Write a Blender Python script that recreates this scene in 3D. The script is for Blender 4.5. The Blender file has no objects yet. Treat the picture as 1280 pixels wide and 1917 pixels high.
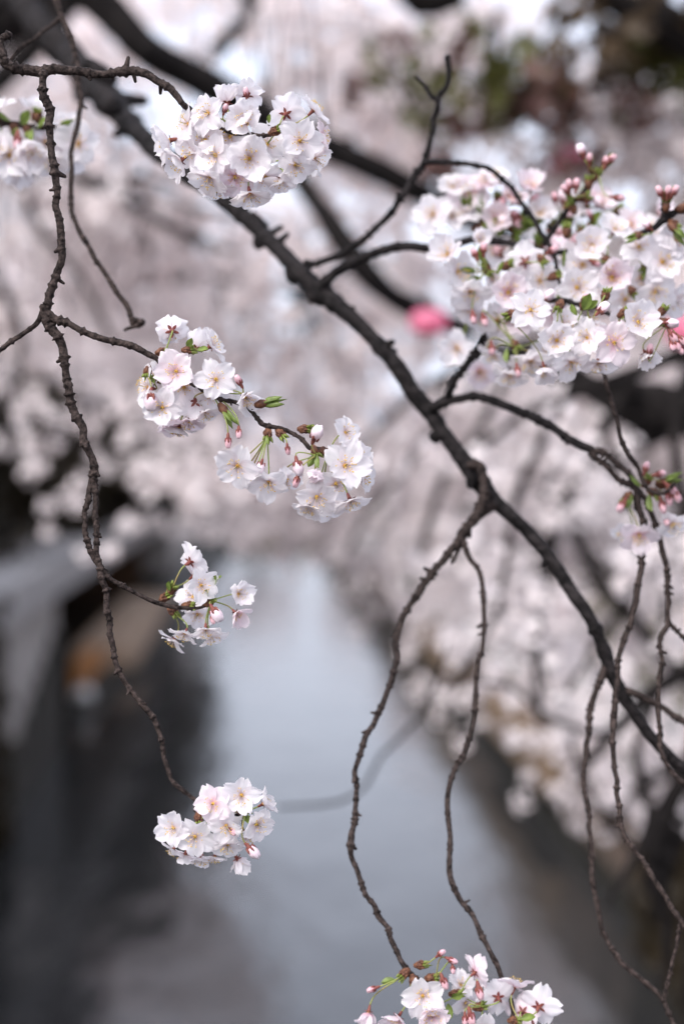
import bpy, math, random
import numpy as np
from mathutils import Vector, Matrix

random.seed(7)
rng = np.random.default_rng(11)
S = bpy.context.scene
COL = S.collection

# ------------------------------------------------------------------ camera
F = 50.0 / 24.0 * 1280.0            # focal length in photo pixels
EYE = Vector((0.0, 0.0, 6.5))
PITCH = math.radians(-1.9)
cam_d = bpy.data.cameras.new('camera')
cam = bpy.data.objects.new('camera', cam_d)
COL.objects.link(cam)
cam.location = EYE
cam.rotation_euler = (math.radians(90) + PITCH, 0, 0)
cam_d.sensor_fit = 'HORIZONTAL'
cam_d.sensor_width = 24.0
cam_d.lens = 50.0
cam_d.clip_start = 0.02
cam_d.clip_end = 2000
cam_d.dof.use_dof = True
cam_d.dof.focus_distance = 1.2
cam_d.dof.aperture_fstop = 2.1
S.camera = cam

# ------------------------------------------------------------------ sky, sun, exposure
SUN_EL, SUN_AZ = math.radians(48), math.radians(215)
w = bpy.data.worlds.new('World')
S.world = w
w.use_nodes = True
nt = w.node_tree
nt.nodes.clear()
sky = nt.nodes.new('ShaderNodeTexSky')
sky.sky_type = 'NISHITA'
sky.sun_disc = False
sky.sun_elevation = SUN_EL
sky.sun_rotation = SUN_AZ
sky.air_density = 1.0
sky.dust_density = 4.0
hs = nt.nodes.new('ShaderNodeHueSaturation')
hs.inputs['Saturation'].default_value = 0.34
hs.inputs['Value'].default_value = 1.2
mx = nt.nodes.new('ShaderNodeMix')
mx.data_type = 'RGBA'
mx.inputs[0].default_value = 0.36
mx.inputs[7].default_value = (8.4, 9.1, 11.6, 1)     # cloud layer
bg = nt.nodes.new('ShaderNodeBackground')
bg.inputs['Strength'].default_value = 0.10
wo = nt.nodes.new('ShaderNodeOutputWorld')
nt.links.new(sky.outputs[0], hs.inputs['Color'])
nt.links.new(hs.outputs[0], mx.inputs[6])
nt.links.new(mx.outputs[2], bg.inputs['Color'])
nt.links.new(bg.outputs[0], wo.inputs[0])
sun_d = bpy.data.lights.new('sun', 'SUN')
sun_d.energy = 1.15
sun_d.angle = math.radians(20)
sun_d.color = (1.0, 0.95, 0.92)
sun = bpy.data.objects.new('sun', sun_d)
COL.objects.link(sun)
_sd = Vector((math.sin(SUN_AZ) * math.cos(SUN_EL), math.cos(SUN_AZ) * math.cos(SUN_EL), math.sin(SUN_EL)))
sun.rotation_euler = _sd.to_track_quat('Z', 'Y').to_euler()

S.view_settings.view_transform = 'Standard'
S.view_settings.look = 'None'
S.view_settings.exposure = 1.22
S.view_settings.gamma = 1.0
S.view_settings.use_curve_mapping = False
S.render.engine = 'CYCLES'
S.cycles.use_denoising = True
S.cycles.max_bounces = 8
S.cycles.diffuse_bounces = 4
S.cycles.transmission_bounces = 6
S.cycles.transparent_max_bounces = 8
S.cycles.sample_clamp_indirect = 6.0

FWD = Vector((0, math.cos(PITCH), math.sin(PITCH)))
UPV = Vector((0, -math.sin(PITCH), math.cos(PITCH)))
RGT = Vector((1, 0, 0))


def P(x, y, d):
    """world point at depth d (metres along the view axis) that the photo shows near (x, y)"""
    return EYE + d * (FWD + (x - 640.0) / F * RGT + (958.5 - y) / F * UPV)


def DIR(fx, fy, fz):
    return (RGT * fx + UPV * fy - FWD * fz).normalized()


# ------------------------------------------------------------------ materials
def mat(name, col=(0.5, 0.5, 0.5), col2=None, scale=20.0, rough=0.7, bump=0.0, detail=6, spec=0.3, ramp=(0.35, 0.65),
        stretch=None, coord='Object', bscale=None):
    m = bpy.data.materials.new(name)
    m.use_nodes = True
    n = m.node_tree.nodes
    l = m.node_tree.links
    b = n['Principled BSDF']
    b.inputs['Roughness'].default_value = rough
    b.inputs['Specular IOR Level'].default_value = spec
    b.inputs['Base Color'].default_value = (*col, 1)
    if col2 or bump:
        tc = n.new('ShaderNodeTexCoord')
        mp = n.new('ShaderNodeMapping')
        if stretch:
            mp.inputs['Scale'].default_value = stretch
        l.new(tc.outputs[coord], mp.inputs[0])
        nz = n.new('ShaderNodeTexNoise')
        nz.inputs['Scale'].default_value = scale
        nz.inputs['Detail'].default_value = detail
        nz.inputs['Roughness'].default_value = 0.65
        l.new(mp.outputs[0], nz.inputs['Vector'])
        if col2:
            r = n.new('ShaderNodeValToRGB')
            r.color_ramp.elements[0].position = ramp[0]
            r.color_ramp.elements[0].color = (*col, 1)
            r.color_ramp.elements[1].position = ramp[1]
            r.color_ramp.elements[1].color = (*col2, 1)
            l.new(nz.outputs[0], r.inputs[0])
            l.new(r.outputs[0], b.inputs['Base Color'])
        if bump:
            nb = n.new('ShaderNodeTexNoise')
            nb.inputs['Scale'].default_value = bscale or scale * 2
            nb.inputs['Detail'].default_value = 5
            l.new(mp.outputs[0], nb.inputs['Vector'])
            bp = n.new('ShaderNodeBump')
            bp.inputs['Strength'].default_value = min(1, bump)
            bp.inputs['Distance'].default_value = 0.5 / scale
            l.new(nb.outputs[0], bp.inputs['Height'])
            l.new(bp.outputs[0], b.inputs['Normal'])
    return m


def thin_mat(name, stops, axis='X', trans=0.45, noise=(0.9, 1.05), nscale=300.0, tint=(1, 1, 1), streak=False):
    """thin plant tissue: diffuse + translucent; colour runs along the petal"""
    m = bpy.data.materials.new(name)
    m.use_nodes = True
    n = m.node_tree.nodes
    l = m.node_tree.links
    n.clear()
    out = n.new('ShaderNodeOutputMaterial')
    tc = n.new('ShaderNodeTexCoord')
    if len(stops) > 1:
        sp = n.new('ShaderNodeSeparateXYZ')
        l.new(tc.outputs['Generated'], sp.inputs[0])
        r = n.new('ShaderNodeValToRGB')
        e = r.color_ramp.elements
        e[0].position, e[0].color = stops[0][0], (*stops[0][1], 1)
        e[1].position, e[1].color = stops[-1][0], (*stops[-1][1], 1)
        for p_, c_ in stops[1:-1]:
            x = e.new(p_)
            x.color = (*c_, 1)
        l.new(sp.outputs[axis], r.inputs[0])
        csock = r.outputs[0]
    else:
        r = n.new('ShaderNodeRGB')
        r.outputs[0].default_value = (*stops[0][1], 1)
        csock = r.outputs[0]
    mp = n.new('ShaderNodeMapping')
    l.new(tc.outputs['Object'], mp.inputs[0])
    if streak:
        mp.inputs['Scale'].default_value = (0.12, 1, 1)
    nz = n.new('ShaderNodeTexNoise')
    nz.inputs['Scale'].default_value = nscale
    nz.inputs['Detail'].default_value = 3
    l.new(mp.outputs[0], nz.inputs['Vector'])
    mr = n.new('ShaderNodeMapRange')
    mr.inputs['From Min'].default_value = 0.3
    mr.inputs['From Max'].default_value = 0.7
    mr.inputs['To Min'].default_value = noise[0]
    mr.inputs['To Max'].default_value = noise[1]
    l.new(nz.outputs[0], mr.inputs[0])
    oi = n.new('ShaderNodeObjectInfo')
    mr2 = n.new('ShaderNodeMapRange')
    mr2.inputs['To Min'].default_value = 0.94
    mr2.inputs['To Max'].default_value = 1.03
    l.new(oi.outputs['Random'], mr2.inputs[0])
    mu = n.new('ShaderNodeMath')
    mu.operation = 'MULTIPLY'
    l.new(mr.outputs[0], mu.inputs[0])
    l.new(mr2.outputs[0], mu.inputs[1])
    vm = n.new('ShaderNodeVectorMath')
    vm.operation = 'SCALE'
    l.new(csock, vm.inputs[0])
    l.new(mu.outputs[0], vm.inputs['Scale'])
    d = n.new('ShaderNodeBsdfDiffuse')
    t = n.new('ShaderNodeBsdfTranslucent')
    g = n.new('ShaderNodeBsdfGlossy')
    g.inputs['Roughness'].default_value = 0.45
    mi = n.new('ShaderNodeMixShader')
    mi.inputs[0].default_value = trans
    mi2 = n.new('ShaderNodeMixShader')
    mi2.inputs[0].default_value = 0.03
    l.new(vm.outputs[0], d.inputs[0])
    l.new(vm.outputs[0], t.inputs[0])
    l.new(d.outputs[0], mi.inputs[1])
    l.new(t.outputs[0], mi.inputs[2])
    l.new(mi.outputs[0], mi2.inputs[1])
    l.new(g.outputs[0], mi2.inputs[2])
    l.new(mi2.outputs[0], out.inputs[0])
    return m


M = {}
M['petal'] = thin_mat('petal_white_pink', [(0.0, (0.70, 0.50, 0.40)), (0.04, (0.84, 0.72, 0.70)), (0.12, (0.89, 0.81, 0.84)), (0.4, (0.91, 0.87, 0.89)),
                                           (1.0, (0.91, 0.865, 0.885))], streak=True, nscale=900, noise=(0.93, 1.03), trans=0.55)
M['petal_back'] = thin_mat('petal_pinker', [(0.0, (0.80, 0.48, 0.56)), (0.3, (0.89, 0.78, 0.82)), (1.0, (0.91, 0.81, 0.85))],
                           streak=True, nscale=900, noise=(0.93, 1.03), trans=0.5)
M['bud_pink'] = thin_mat('bud_pink', [(0.0, (0.42, 0.12, 0.15)), (0.45, (0.60, 0.29, 0.33)), (1.0, (0.76, 0.52, 0.56))], axis='Z', trans=0.2, nscale=400)
M['bud_white'] = thin_mat('bud_pale', [(0.0, (0.78, 0.40, 0.50)), (0.35, (0.87, 0.66, 0.73)), (1.0, (0.90, 0.80, 0.84))], axis='Z', trans=0.3, nscale=400)
M['calyx'] = mat('calyx_red', (0.13, 0.022, 0.026), (0.20, 0.065, 0.045), scale=160, rough=0.5, bump=0.2)
M['sepal_green'] = thin_mat('sepal_green', [(0, (0.20, 0.22, 0.05))], trans=0.3, nscale=300)
M['added_ivy'] = thin_mat('dark_ivy', [(0, (0.036, 0.026, 0.014))], trans=0.2, nscale=4, noise=(0.5, 1.5))
M['green'] = thin_mat('fresh_green', [(0, (0.24, 0.29, 0.06))], trans=0.35, nscale=250, noise=(0.6, 1.2))
M['green2'] = thin_mat('leaf_green', [(0, (0.17, 0.23, 0.05))], trans=0.35, nscale=250, noise=(0.6, 1.3))
M['stem'] = mat('pedicel_green', (0.22, 0.27, 0.07), (0.30, 0.18, 0.08), scale=60, rough=0.5, ramp=(0.5, 0.75))
M['scale'] = mat('bud_scale_brown', (0.05, 0.018, 0.014), (0.18, 0.075, 0.035), scale=260, rough=0.6, bump=0.5)
M['anther'] = mat('anther_yellow', (0.66, 0.42, 0.05), (0.78, 0.56, 0.14), scale=400, rough=0.6)
M['filament'] = thin_mat('filament', [(0, (0.82, 0.66, 0.62))], trans=0.3)
M['centre'] = mat('flower_centre', (0.62, 0.42, 0.03), (0.55, 0.20, 0.05), scale=700, rough=0.6, ramp=(0.4, 0.62))
M['bark'] = mat('twig_bark', (0.008, 0.0055, 0.005), (0.085, 0.062, 0.055), scale=230, rough=0.75, bump=0.9, ramp=(0.38, 0.72), bscale=420, spec=0.12)
M['bark_dark'] = mat('branch_bark', (0.006, 0.005, 0.005), (0.034, 0.028, 0.028), scale=90, rough=0.7, bump=1.0, ramp=(0.4, 0.75), bscale=150, spec=0.12)
M['bark_bg'] = mat('limb_bark', (0.006, 0.005, 0.005), (0.018, 0.015, 0.014), scale=14, rough=0.9, bump=0.8, spec=0.1)


# ------------------------------------------------------------------ mesh helpers
def mesh_np(name, V, faces_flat, sizes, mats, midx=None, smooth=True):
    me = bpy.data.meshes.new(name)
    V = np.asarray(V, dtype=np.float32)
    faces_flat = np.asarray(faces_flat, dtype=np.int32)
    sizes = np.asarray(sizes, dtype=np.int32)
    me.vertices.add(len(V))
    me.vertices.foreach_set('co', V.ravel())
    me.loops.add(len(faces_flat))
    me.loops.foreach_set('vertex_index', faces_flat)
    me.polygons.add(len(sizes))
    starts = np.concatenate(([0], np.cumsum(sizes)[:-1])).astype(np.int32)
    me.polygons.foreach_set('loop_start', starts)
    me.polygons.foreach_set('loop_total', sizes)
    for m in mats:
        me.materials.append(m)
    if midx is not None:
        me.polygons.foreach_set('material_index', np.asarray(midx, dtype=np.int32))
    me.polygons.foreach_set('use_smooth', np.full(len(sizes), smooth, dtype=bool))
    me.update(calc_edges=True)
    return me


class Geo:
    def __init__(s):
        s.v, s.f, s.z, s.m, s.n = [], [], [], [], 0

    def add(s, V, Fc, mi=0):
        V = np.asarray(V, dtype=float)
        s.v.append(V)
        for f in Fc:
            s.f.extend(int(i) + s.n for i in f)
            s.z.append(len(f))
            s.m.append(mi)
        s.n += len(V)

    def addq(s, V, Q, mi=0):
        V = np.asarray(V, dtype=float)
        Q = np.asarray(Q) + s.n
        s.v.append(V)
        s.f.extend(Q.ravel().tolist())
        s.z.extend([Q.shape[1]] * len(Q))
        s.m.extend([mi] * len(Q))
        s.n += len(V)

    def mesh(s, name, mats, smooth=True):
        return mesh_np(name, np.concatenate(s.v), s.f, s.z, mats, s.m, smooth)


def link(name, data, parent=None, M4=None, label=None, cat=None, group=None, kind=None):
    o = bpy.data.objects.new(name, data)
    COL.objects.link(o)
    if parent is not None:
        o.parent = parent
    if M4 is not None:
        o.matrix_basis = M4
    if label:
        o['label'] = label
    if cat:
        o['category'] = cat
    if group:
        o['group'] = group
    if kind:
        o['kind'] = kind
    return o


def tube(geo, pts, rad, sides=8, mi=0, knots=None, cap=True, wob=0.0, step=None, closed_ends=True):
    """swept tube through pts (Vectors) with radii; knots=(spacing, amount): swollen rings where leaves once sat"""
    pts = [Vector(p) for p in pts]
    # catmull-rom
    X, R = [], []
    n = len(pts)
    for i in range(n - 1):
        p0, p1, p2, p3 = pts[max(i - 1, 0)], pts[i], pts[i + 1], pts[min(i + 2, n - 1)]
        L = (p2 - p1).length
        k = max(1, int(math.ceil(L / step))) if step else 4
        for j in range(k):
            t = j / k
            a = 2 * p1 + (p2 - p0) * t + (2 * p0 - 5 * p1 + 4 * p2 - p3) * t * t + (3 * p1 - p0 - 3 * p2 + p3) * t ** 3
            X.append(a * 0.5)
            R.append(rad[i] * (1 - t) + rad[i + 1] * t)
    X.append(pts[-1])
    R.append(rad[-1])
    X = np.array([list(x) for x in X])
    R = np.array(R)
    N = len(X)
    seg = np.linalg.norm(np.diff(X, axis=0), axis=1)
    s = np.concatenate(([0], np.cumsum(seg)))
    spurs = []
    if knots:
        sp, am = knots
        q = sp * random.random()
        off = np.zeros(N)
        while q < s[-1]:
            wd = sp * random.uniform(0.07, 0.13)
            off += random.uniform(0.25, 1.6) * am * np.exp(-((s - q) / wd) ** 2)
            # slight lean at each knot
            if random.random() < 0.28:
                spurs.append(q)
            q += sp * random.choice((random.uniform(0.35, 0.8), random.uniform(0.8, 2.3)))
        low = np.interp(s, np.arange(0, s[-1] + sp, sp * 0.8), rng.normal(0, 0.07, len(np.arange(0, s[-1] + sp, sp * 0.8))))
        R = R * (1 + off + low)
        # gentle zig-zag
        gx = np.arange(0, s[-1] + sp * 2, sp * 1.1)
        for k in range(3):
            X[:, k] += np.interp(s, gx, rng.normal(0, 1, len(gx))) * R.mean() * (0.28 if R.mean() < 0.007 else 0.07)
    T = np.gradient(X, axis=0)
    T /= np.linalg.norm(T, axis=1)[:, None] + 1e-12
    ref = np.array([0.3, 0.9, 0.2])
    U = np.zeros_like(X)
    u = ref - T[0] * ref.dot(T[0])
    u /= np.linalg.norm(u)
    for i in range(N):
        u = u - T[i] * u.dot(T[i])
        u /= np.linalg.norm(u) + 1e-12
        U[i] = u
    W = np.cross(T, U)
    a = np.arange(sides) * 2 * math.pi / sides
    rr = R[:, None] * (1 + (rng.normal(0, wob, (N, sides)) if wob else 0))
    V = X[:, None, :] + rr[:, :, None] * (U[:, None, :] * np.cos(a)[None, :, None] + W[:, None, :] * np.sin(a)[None, :, None])
    V = V.reshape(-1, 3)
    i = np.arange(N - 1)[:, None] * sides
    j = np.arange(sides)[None, :]
    j2 = (j + 1) % sides
    Q = np.stack([i + j, i + j2, i + sides + j2, i + sides + j], axis=-1).reshape(-1, 4)
    geo.addq(V, Q, mi)
    if cap:
        c0 = X[0] - T[0] * R[0] * 0.4
        c1 = X[-1] + T[-1] * R[-1] * 0.6
        nb = geo.n
        geo.add(np.array([c0, c1]), [], mi)
        b = nb - N * sides
        for k in range(sides):
            geo.f.extend([nb, b + (k + 1) % sides, b + k]); geo.z.append(3); geo.m.append(mi)
            e = b + (N - 1) * sides
            geo.f.extend([nb + 1, e + k, e + (k + 1) % sides]); geo.z.append(3); geo.m.append(mi)
    # little side spurs (old leaf and flower scars)
    for q in spurs:
        k = min(N - 1, int(np.searchsorted(s, q)))
        th = random.uniform(0, 2 * math.pi)
        d = U[k] * math.cos(th) + W[k] * math.sin(th)
        r = R[k]
        L = r * random.choice((1.1, 1.3, 1.6, 2.8))
        p0 = X[k] + d * r * 0.5
        p1 = X[k] + d * (r * 0.8 + L * 0.5) + T[k] * r * 0.5
        ring(geo, p0, p1, r * 0.55, r * 0.32, 5, mi)
    return X, R


def ring(geo, p0, p1, r0, r1, n, mi):
    p0, p1 = np.array(p0, float), np.array(p1, float)
    t = p1 - p0
    L = np.linalg.norm(t) + 1e-9
    t = t / L
    u = np.cross(t, [0.31, 0.2, 0.93]); u /= np.linalg.norm(u)
    v = np.cross(t, u)
    a = np.arange(n) * 2 * math.pi / n
    c = np.cos(a)[:, None] * u + np.sin(a)[:, None] * v
    V = np.concatenate([p0 + c * r0, p1 + c * r1, [p1 + t * r1 * 0.7]])
    Fc = [(k, (k + 1) % n, n + (k + 1) % n, n + k) for k in range(n)] + [(n + k, n + (k + 1) % n, 2 * n) for k in range(n)]
    geo.add(V, Fc, mi)


def lathe(geo, prof, n=8, mi=0, M4=None, squash=1.0):
    """prof: list of (z, r) up the local Z axis"""
    V = []
    a = np.arange(n) * 2 * math.pi / n
    for z, r in prof:
        V.append(np.stack([np.cos(a) * r, np.sin(a) * r * squash, np.full(n, z)], axis=1))
    V = np.concatenate(V)
    if M4 is not None:
        V = V @ np.array(M4.to_3x3()).T + np.array(M4.translation)
    k = len(prof)
    Q = [(i * n + j, i * n + (j + 1) % n, (i + 1) * n + (j + 1) % n, (i + 1) * n + j) for i in range(k - 1) for j in range(n)]
    Q.append(tuple(range(n - 1, -1, -1)))
    Q.append(tuple((k - 1) * n + j for j in range(n)))
    geo.add(V, Q, mi)


def box(geo, x0, x1, y0, y1, z0, z1, mi=0, xf=None):
    V = np.array([(x, y, z) for z in (z0, z1) for y in (y0, y1) for x in (x0, x1)], float)
    if xf is not None:
        V = np.array([list(xf(*v)) for v in V])
    geo.add(V, [(0, 2, 3, 1), (4, 5, 7, 6), (0, 1, 5, 4), (2, 6, 7, 3), (0, 4, 6, 2), (1, 3, 7, 5)], mi)


# ------------------------------------------------------------------ the river valley
AX = Vector((-160.0 / F, 1, 0)).normalized()        # river direction
AN = Vector((AX.y, -AX.x, 0))


def RV(lat, s, z):
    return Vector((0, 0, z)) + AX * s + AN * lat


WL, WR = -4.6, 5.4           # water edges, metres left and right of the camera
BANK = 3.6                   # height of the left bank above the water
BANKR = 2.0                  # the right bank is lower

M['water'] = None
m = bpy.data.materials.new('river_water')
m.use_nodes = True
n = m.node_tree.nodes; l = m.node_tree.links
b = n['Principled BSDF']
b.inputs['Base Color'].default_value = (0.024, 0.024, 0.024, 1)
b.inputs['Roughness'].default_value = 0.11
b.inputs['IOR'].default_value = 1.52
tc = n.new('ShaderNodeTexCoord')
mp = n.new('ShaderNodeMapping'); mp.inputs['Scale'].default_value = (1, 0.45, 1)
l.new(tc.outputs['Object'], mp.inputs[0])
hsum = None
for sc_, st_ in ((0.9, 0.6), (4.0, 0.35)):
    nz = n.new('ShaderNodeTexNoise'); nz.inputs['Scale'].default_value = sc_; nz.inputs['Detail'].default_value = 4
    l.new(mp.outputs[0], nz.inputs['Vector'])
    bp = n.new('ShaderNodeBump'); bp.inputs['Strength'].default_value = st_; bp.inputs['Distance'].default_value = 0.10 / sc_
    l.new(nz.outputs[0], bp.inputs['Height'])
    if hsum is not None:
        l.new(hsum, bp.inputs['Normal'])
    hsum = bp.outputs[0]
l.new(hsum, b.inputs['Normal'])
M['water'] = m
M['concrete'] = mat('embankment_concrete', (0.36, 0.33, 0.305), (0.48, 0.445, 0.42), scale=0.9, rough=0.85, bump=0.3)
M['wet'] = mat('wet_mossy_stone', (0.012, 0.012, 0.010), (0.035, 0.03, 0.022), scale=1.2, rough=0.6, bump=0.3)
M['brown_stone'] = mat('brown_stone', (0.08, 0.058, 0.045), (0.22, 0.16, 0.13), scale=0.8, rough=0.8, bump=0.4)
M['earth'] = mat('bank_earth', (0.08, 0.07, 0.055), (0.16, 0.14, 0.11), scale=0.5, rough=0.9)
M['coping'] = mat('coping', (0.34, 0.32, 0.31), (0.46, 0.44, 0.43), scale=1.5, rough=0.8)
M['orange'] = mat('plate_orange', (0.42, 0.16, 0.05), (0.55, 0.27, 0.10), scale=2, rough=0.7)
M['sand'] = mat('sandy_stone', (0.38, 0.26, 0.17), (0.55, 0.42, 0.32), scale=1.5, rough=0.8)
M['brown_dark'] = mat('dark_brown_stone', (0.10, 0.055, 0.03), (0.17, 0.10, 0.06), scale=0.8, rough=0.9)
M['dark_metal'] = mat('railing_metal', (0.05, 0.045, 0.04), rough=0.5)

g = Geo()
V = [RV(-300, -40, 0), RV(300, -40, 0), RV(300, 900, 0), RV(-300, 900, 0)]
g.add([list(v) for v in V], [(0, 1, 2, 3)])
link('river', g.mesh('river', [M['water']], False), kind='structure')
for side in (-1, 1):
    g = Geo()
    bz = BANK if side < 0 else BANKR
    x0, x1 = (WL - 1.2, -260) if side < 0 else (WR + 1.2, 260)
    V = [RV(min(x0, x1), -40, bz), RV(max(x0, x1), -40, bz), RV(max(x0, x1), 900, bz), RV(min(x0, x1), 900, bz)]
    g.add([list(v) for v in V], [(0, 1, 2, 3)])
    link('ground', g.mesh('ground', [M['earth']], False), kind='structure')

# left embankment wall: lit concrete with a wide dark culvert mouth under a pale deck beam
wl = link('embankment_wall', None, label='grey concrete embankment wall with a dark opening along the left side of the river', cat='wall')
def wallpart(name, mt, segs, parent):
    g = Geo()
    for (a0, a1, s0, s1, z0, z1) in segs:
        box(g, a0, a1, s0, s1, z0, z1, 0, RV)
    return link(name, g.mesh(name, [mt], False), parent)
wallpart('wall_face', M['concrete'], [(WL - 1.6, WL, -10, 33, 0.3, BANK - 0.01), (WL - 1.6, WL, 78, 260, 0.5, BANK - 0.01)], wl)
wallpart('wet_footing', M['wet'], [(WL - 1.6, WL + 0.12, -10, 24, -0.5, 0.3)] + [(WL - 1.6, WL + 0.12, 24 + q, 25 + q, -0.5, 0.35 + 0.30 * q) for q in range(9)] + [(WL - 1.6, WL + 0.12, 78, 260, -0.5, 0.5)], wl)
wallpart('deck_beam', M['coping'], [(WL - 1.7, WL + 0.25, -10, 260, BANK, BANK + 0.75)], wl)
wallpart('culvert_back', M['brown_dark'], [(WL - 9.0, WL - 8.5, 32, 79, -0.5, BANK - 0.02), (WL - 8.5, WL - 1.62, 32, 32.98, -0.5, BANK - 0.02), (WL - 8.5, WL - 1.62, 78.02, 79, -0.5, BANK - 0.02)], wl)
g = Geo()
pl = [(36, WL + .1), (40, -4.2), (45, -3.5), (60, -3.1), (80, -2.6), (113, -1.6)]
for (s0, a0), (s1, a1) in zip(pl, pl[1:]):
    V = [list(RV(*q)) for q in ((WL - .1, s0, -.4), (a0, s0, -.4), (a1, s1, -.4), (WL - .1, s1, -.4), (WL - .1, s0, .35), (a0, s0, .3), (a1, s1, .3), (WL - .1, s1, .35))]
    g.add(V, [(0, 3, 2, 1), (4, 5, 6, 7), (0, 1, 5, 4), (1, 2, 6, 5), (2, 3, 7, 6), (3, 0, 4, 7)])
link('mud_shelf', g.mesh('mud_shelf', [M['wet']], False), wl)
wallpart('orange_plate', M['orange'], [(WL - 0.5, WL - 0.1, 39.5, 43.5, 0.1, 1.0)], wl)  # plain orange slab beside the dark opening
wallpart('sandy_ledge', M['sand'], [(WL - 1.0, WL + 0.9, 43.6, 62, -0.5, 0.9)], wl)
wr = link('embankment_wall', None, label='brown stone embankment wall with tan blocks along the right side of the river', cat='wall')
wallpart('wall_face', M['brown_stone'], [(WR, WR + 1.6, -10, 260, 0.4, BANKR - 0.01)], wr)
wallpart('wet_footing', M['wet'], [(WR - 0.1, WR + 1.6, -10, 260, -0.5, 0.4)], wr)
M['tan'] = mat('tan_stone', (0.13, 0.09, 0.06), (0.27, 0.19, 0.13), scale=1.5, rough=0.85)
wallpart('tan_block', M['tan'], [(WR - 0.35, WR - 0.11, 24.5, 31.5, 0.75, 1.5), (WR - 0.35, WR - 0.11, 38, 47, 0.75, 1.6)], wr)
wallpart('coping', M['coping'], [(WR - 0.05, WR + 1.7, -10, 260, BANKR, BANKR + 0.3)], wr)

bu = link('highlight_ball', None, None, Matrix.Translation(RV(WL + 0.0, 38.0, 0.28)), 'round white buoy added for a blurred highlight by the dark left wall opening', 'ball')  # white sphere added to draw a blurred highlight
M['white_paint'] = mat('white_paint', (0.7, 0.68, 0.66), (0.6, 0.57, 0.54), scale=6, rough=0.5)
g = Geo(); lathe(g, [(-.2, .12), (-.1, .24), (.05, .3), (.2, .26), (.32, .14), (.36, .05)], 16)
link('float', g.mesh('float', [M['white_paint']]), bu)
g = Geo(); lathe(g, [(.36, .03), (.5, .03), (.52, .06), (.58, .06), (.6, .02)], 10)
link('ring', g.mesh('ring', [M['dark_metal']]), bu)

# railings
for side, lat, zt, lab in ((-1, WL - 0.9, BANK + 0.75, 'dark metal railing on top of the left embankment wall'),
                           (1, WR + 0.9, BANKR + 0.3, 'dark metal railing on top of the right embankment wall')):
    r = link('railing', None, label=lab, cat='railing')
    for zz in (0.25, 0.65, 1.05):
        g = Geo(); box(g, lat - 0.03, lat + 0.03, -8, 150, zt + zz, zt + zz + 0.05, 0, RV)
        link('rail', g.mesh('rail', [M['dark_metal']], False), r)
    g = Geo(); box(g, -0.035, 0.035, -0.035, 0.035, 0, 1.12)
    pm = g.mesh('post', [M['dark_metal']], False)
    for k in range(64):
        link('post', pm, r, Matrix.Translation(RV(lat, -7 + k * 2.4, zt)))


# ------------------------------------------------------------------ blossoms for trees beyond the branches in focus
def petal_quads(centres, size, n_fl, spread, seed, sq=1.0):
    """each centre gets n_fl little five-petalled flowers facing outward"""
    r = np.random.default_rng(seed)
    C = np.asarray(centres, float)
    K = len(C)
    o = r.normal(0, 1, (K, n_fl, 3))
    o /= np.linalg.norm(o, axis=2)[:, :, None] + 1e-9
    rad = spread * r.uniform(0.55, 1.0, (K, n_fl, 1))
    c = C[:, None, :] + o * rad
    nrm = (o + r.normal(0, 0.35, o.shape)); nrm /= np.linalg.norm(nrm, axis=2)[:, :, None]
    c = c.reshape(-1, 3); nrm = nrm.reshape(-1, 3)
    t = np.cross(nrm, r.normal(0, 1, nrm.shape)); t /= np.linalg.norm(t, axis=1)[:, None] + 1e-9
    u = np.cross(nrm, t)
    out, N = [], len(c)
    sz = size * r.uniform(0.8, 1.2, (N, 1))
    for k in range(5):
        a = 2 * math.pi * k / 5
        d = t * math.cos(a) + u * math.sin(a)
        e = -t * math.sin(a) + u * math.cos(a)
        lift = nrm * sz * 0.25
        q = np.stack([c, c + sz * (d * 0.6 - e * 0.42) + lift * 0.5, c + sz * d + lift, c + sz * (d * 0.6 + e * 0.42) + lift * 0.5], axis=1)
        out.append(q)
    V = np.concatenate(out).reshape(-1, 3)
    return V


def quads_mesh(name, V, mt):
    n_ = len(V)
    return mesh_np(name, V, np.arange(n_), np.full(n_ // 4, 4), [mt], None, False)


M['far_blossom'] = thin_mat('blossom_far', [(0, (0.87, 0.79, 0.785))], trans=0.4, nscale=1.2, noise=(0.85, 1.08))
M['mid_blossom'] = thin_mat('blossom_mid', [(0, (0.91, 0.835, 0.825))], trans=0.45, nscale=9, noise=(0.85, 1.06))


def crown_mesh(seed, R=4.3, clumps=150, per=26):
    r = np.random.default_rng(seed)
    sub = []
    while len(sub) < clumps:
        p = r.uniform(-1, 1, 3)
        q = np.linalg.norm(p)
        if q < 1 and q > 0.35:
            sub.append(p * [R, R, R * 0.62])
    sub = np.array(sub)
    pts = (sub[:, None, :] + r.normal(0, 1, (clumps, per, 3)) * [0.42, 0.42, 0.30]).reshape(-1, 3)
    V = petal_quads(pts, 0.085, 3, 0.13, seed + 1)
    return quads_mesh('crown', V, M['far_blossom']), sub


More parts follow.
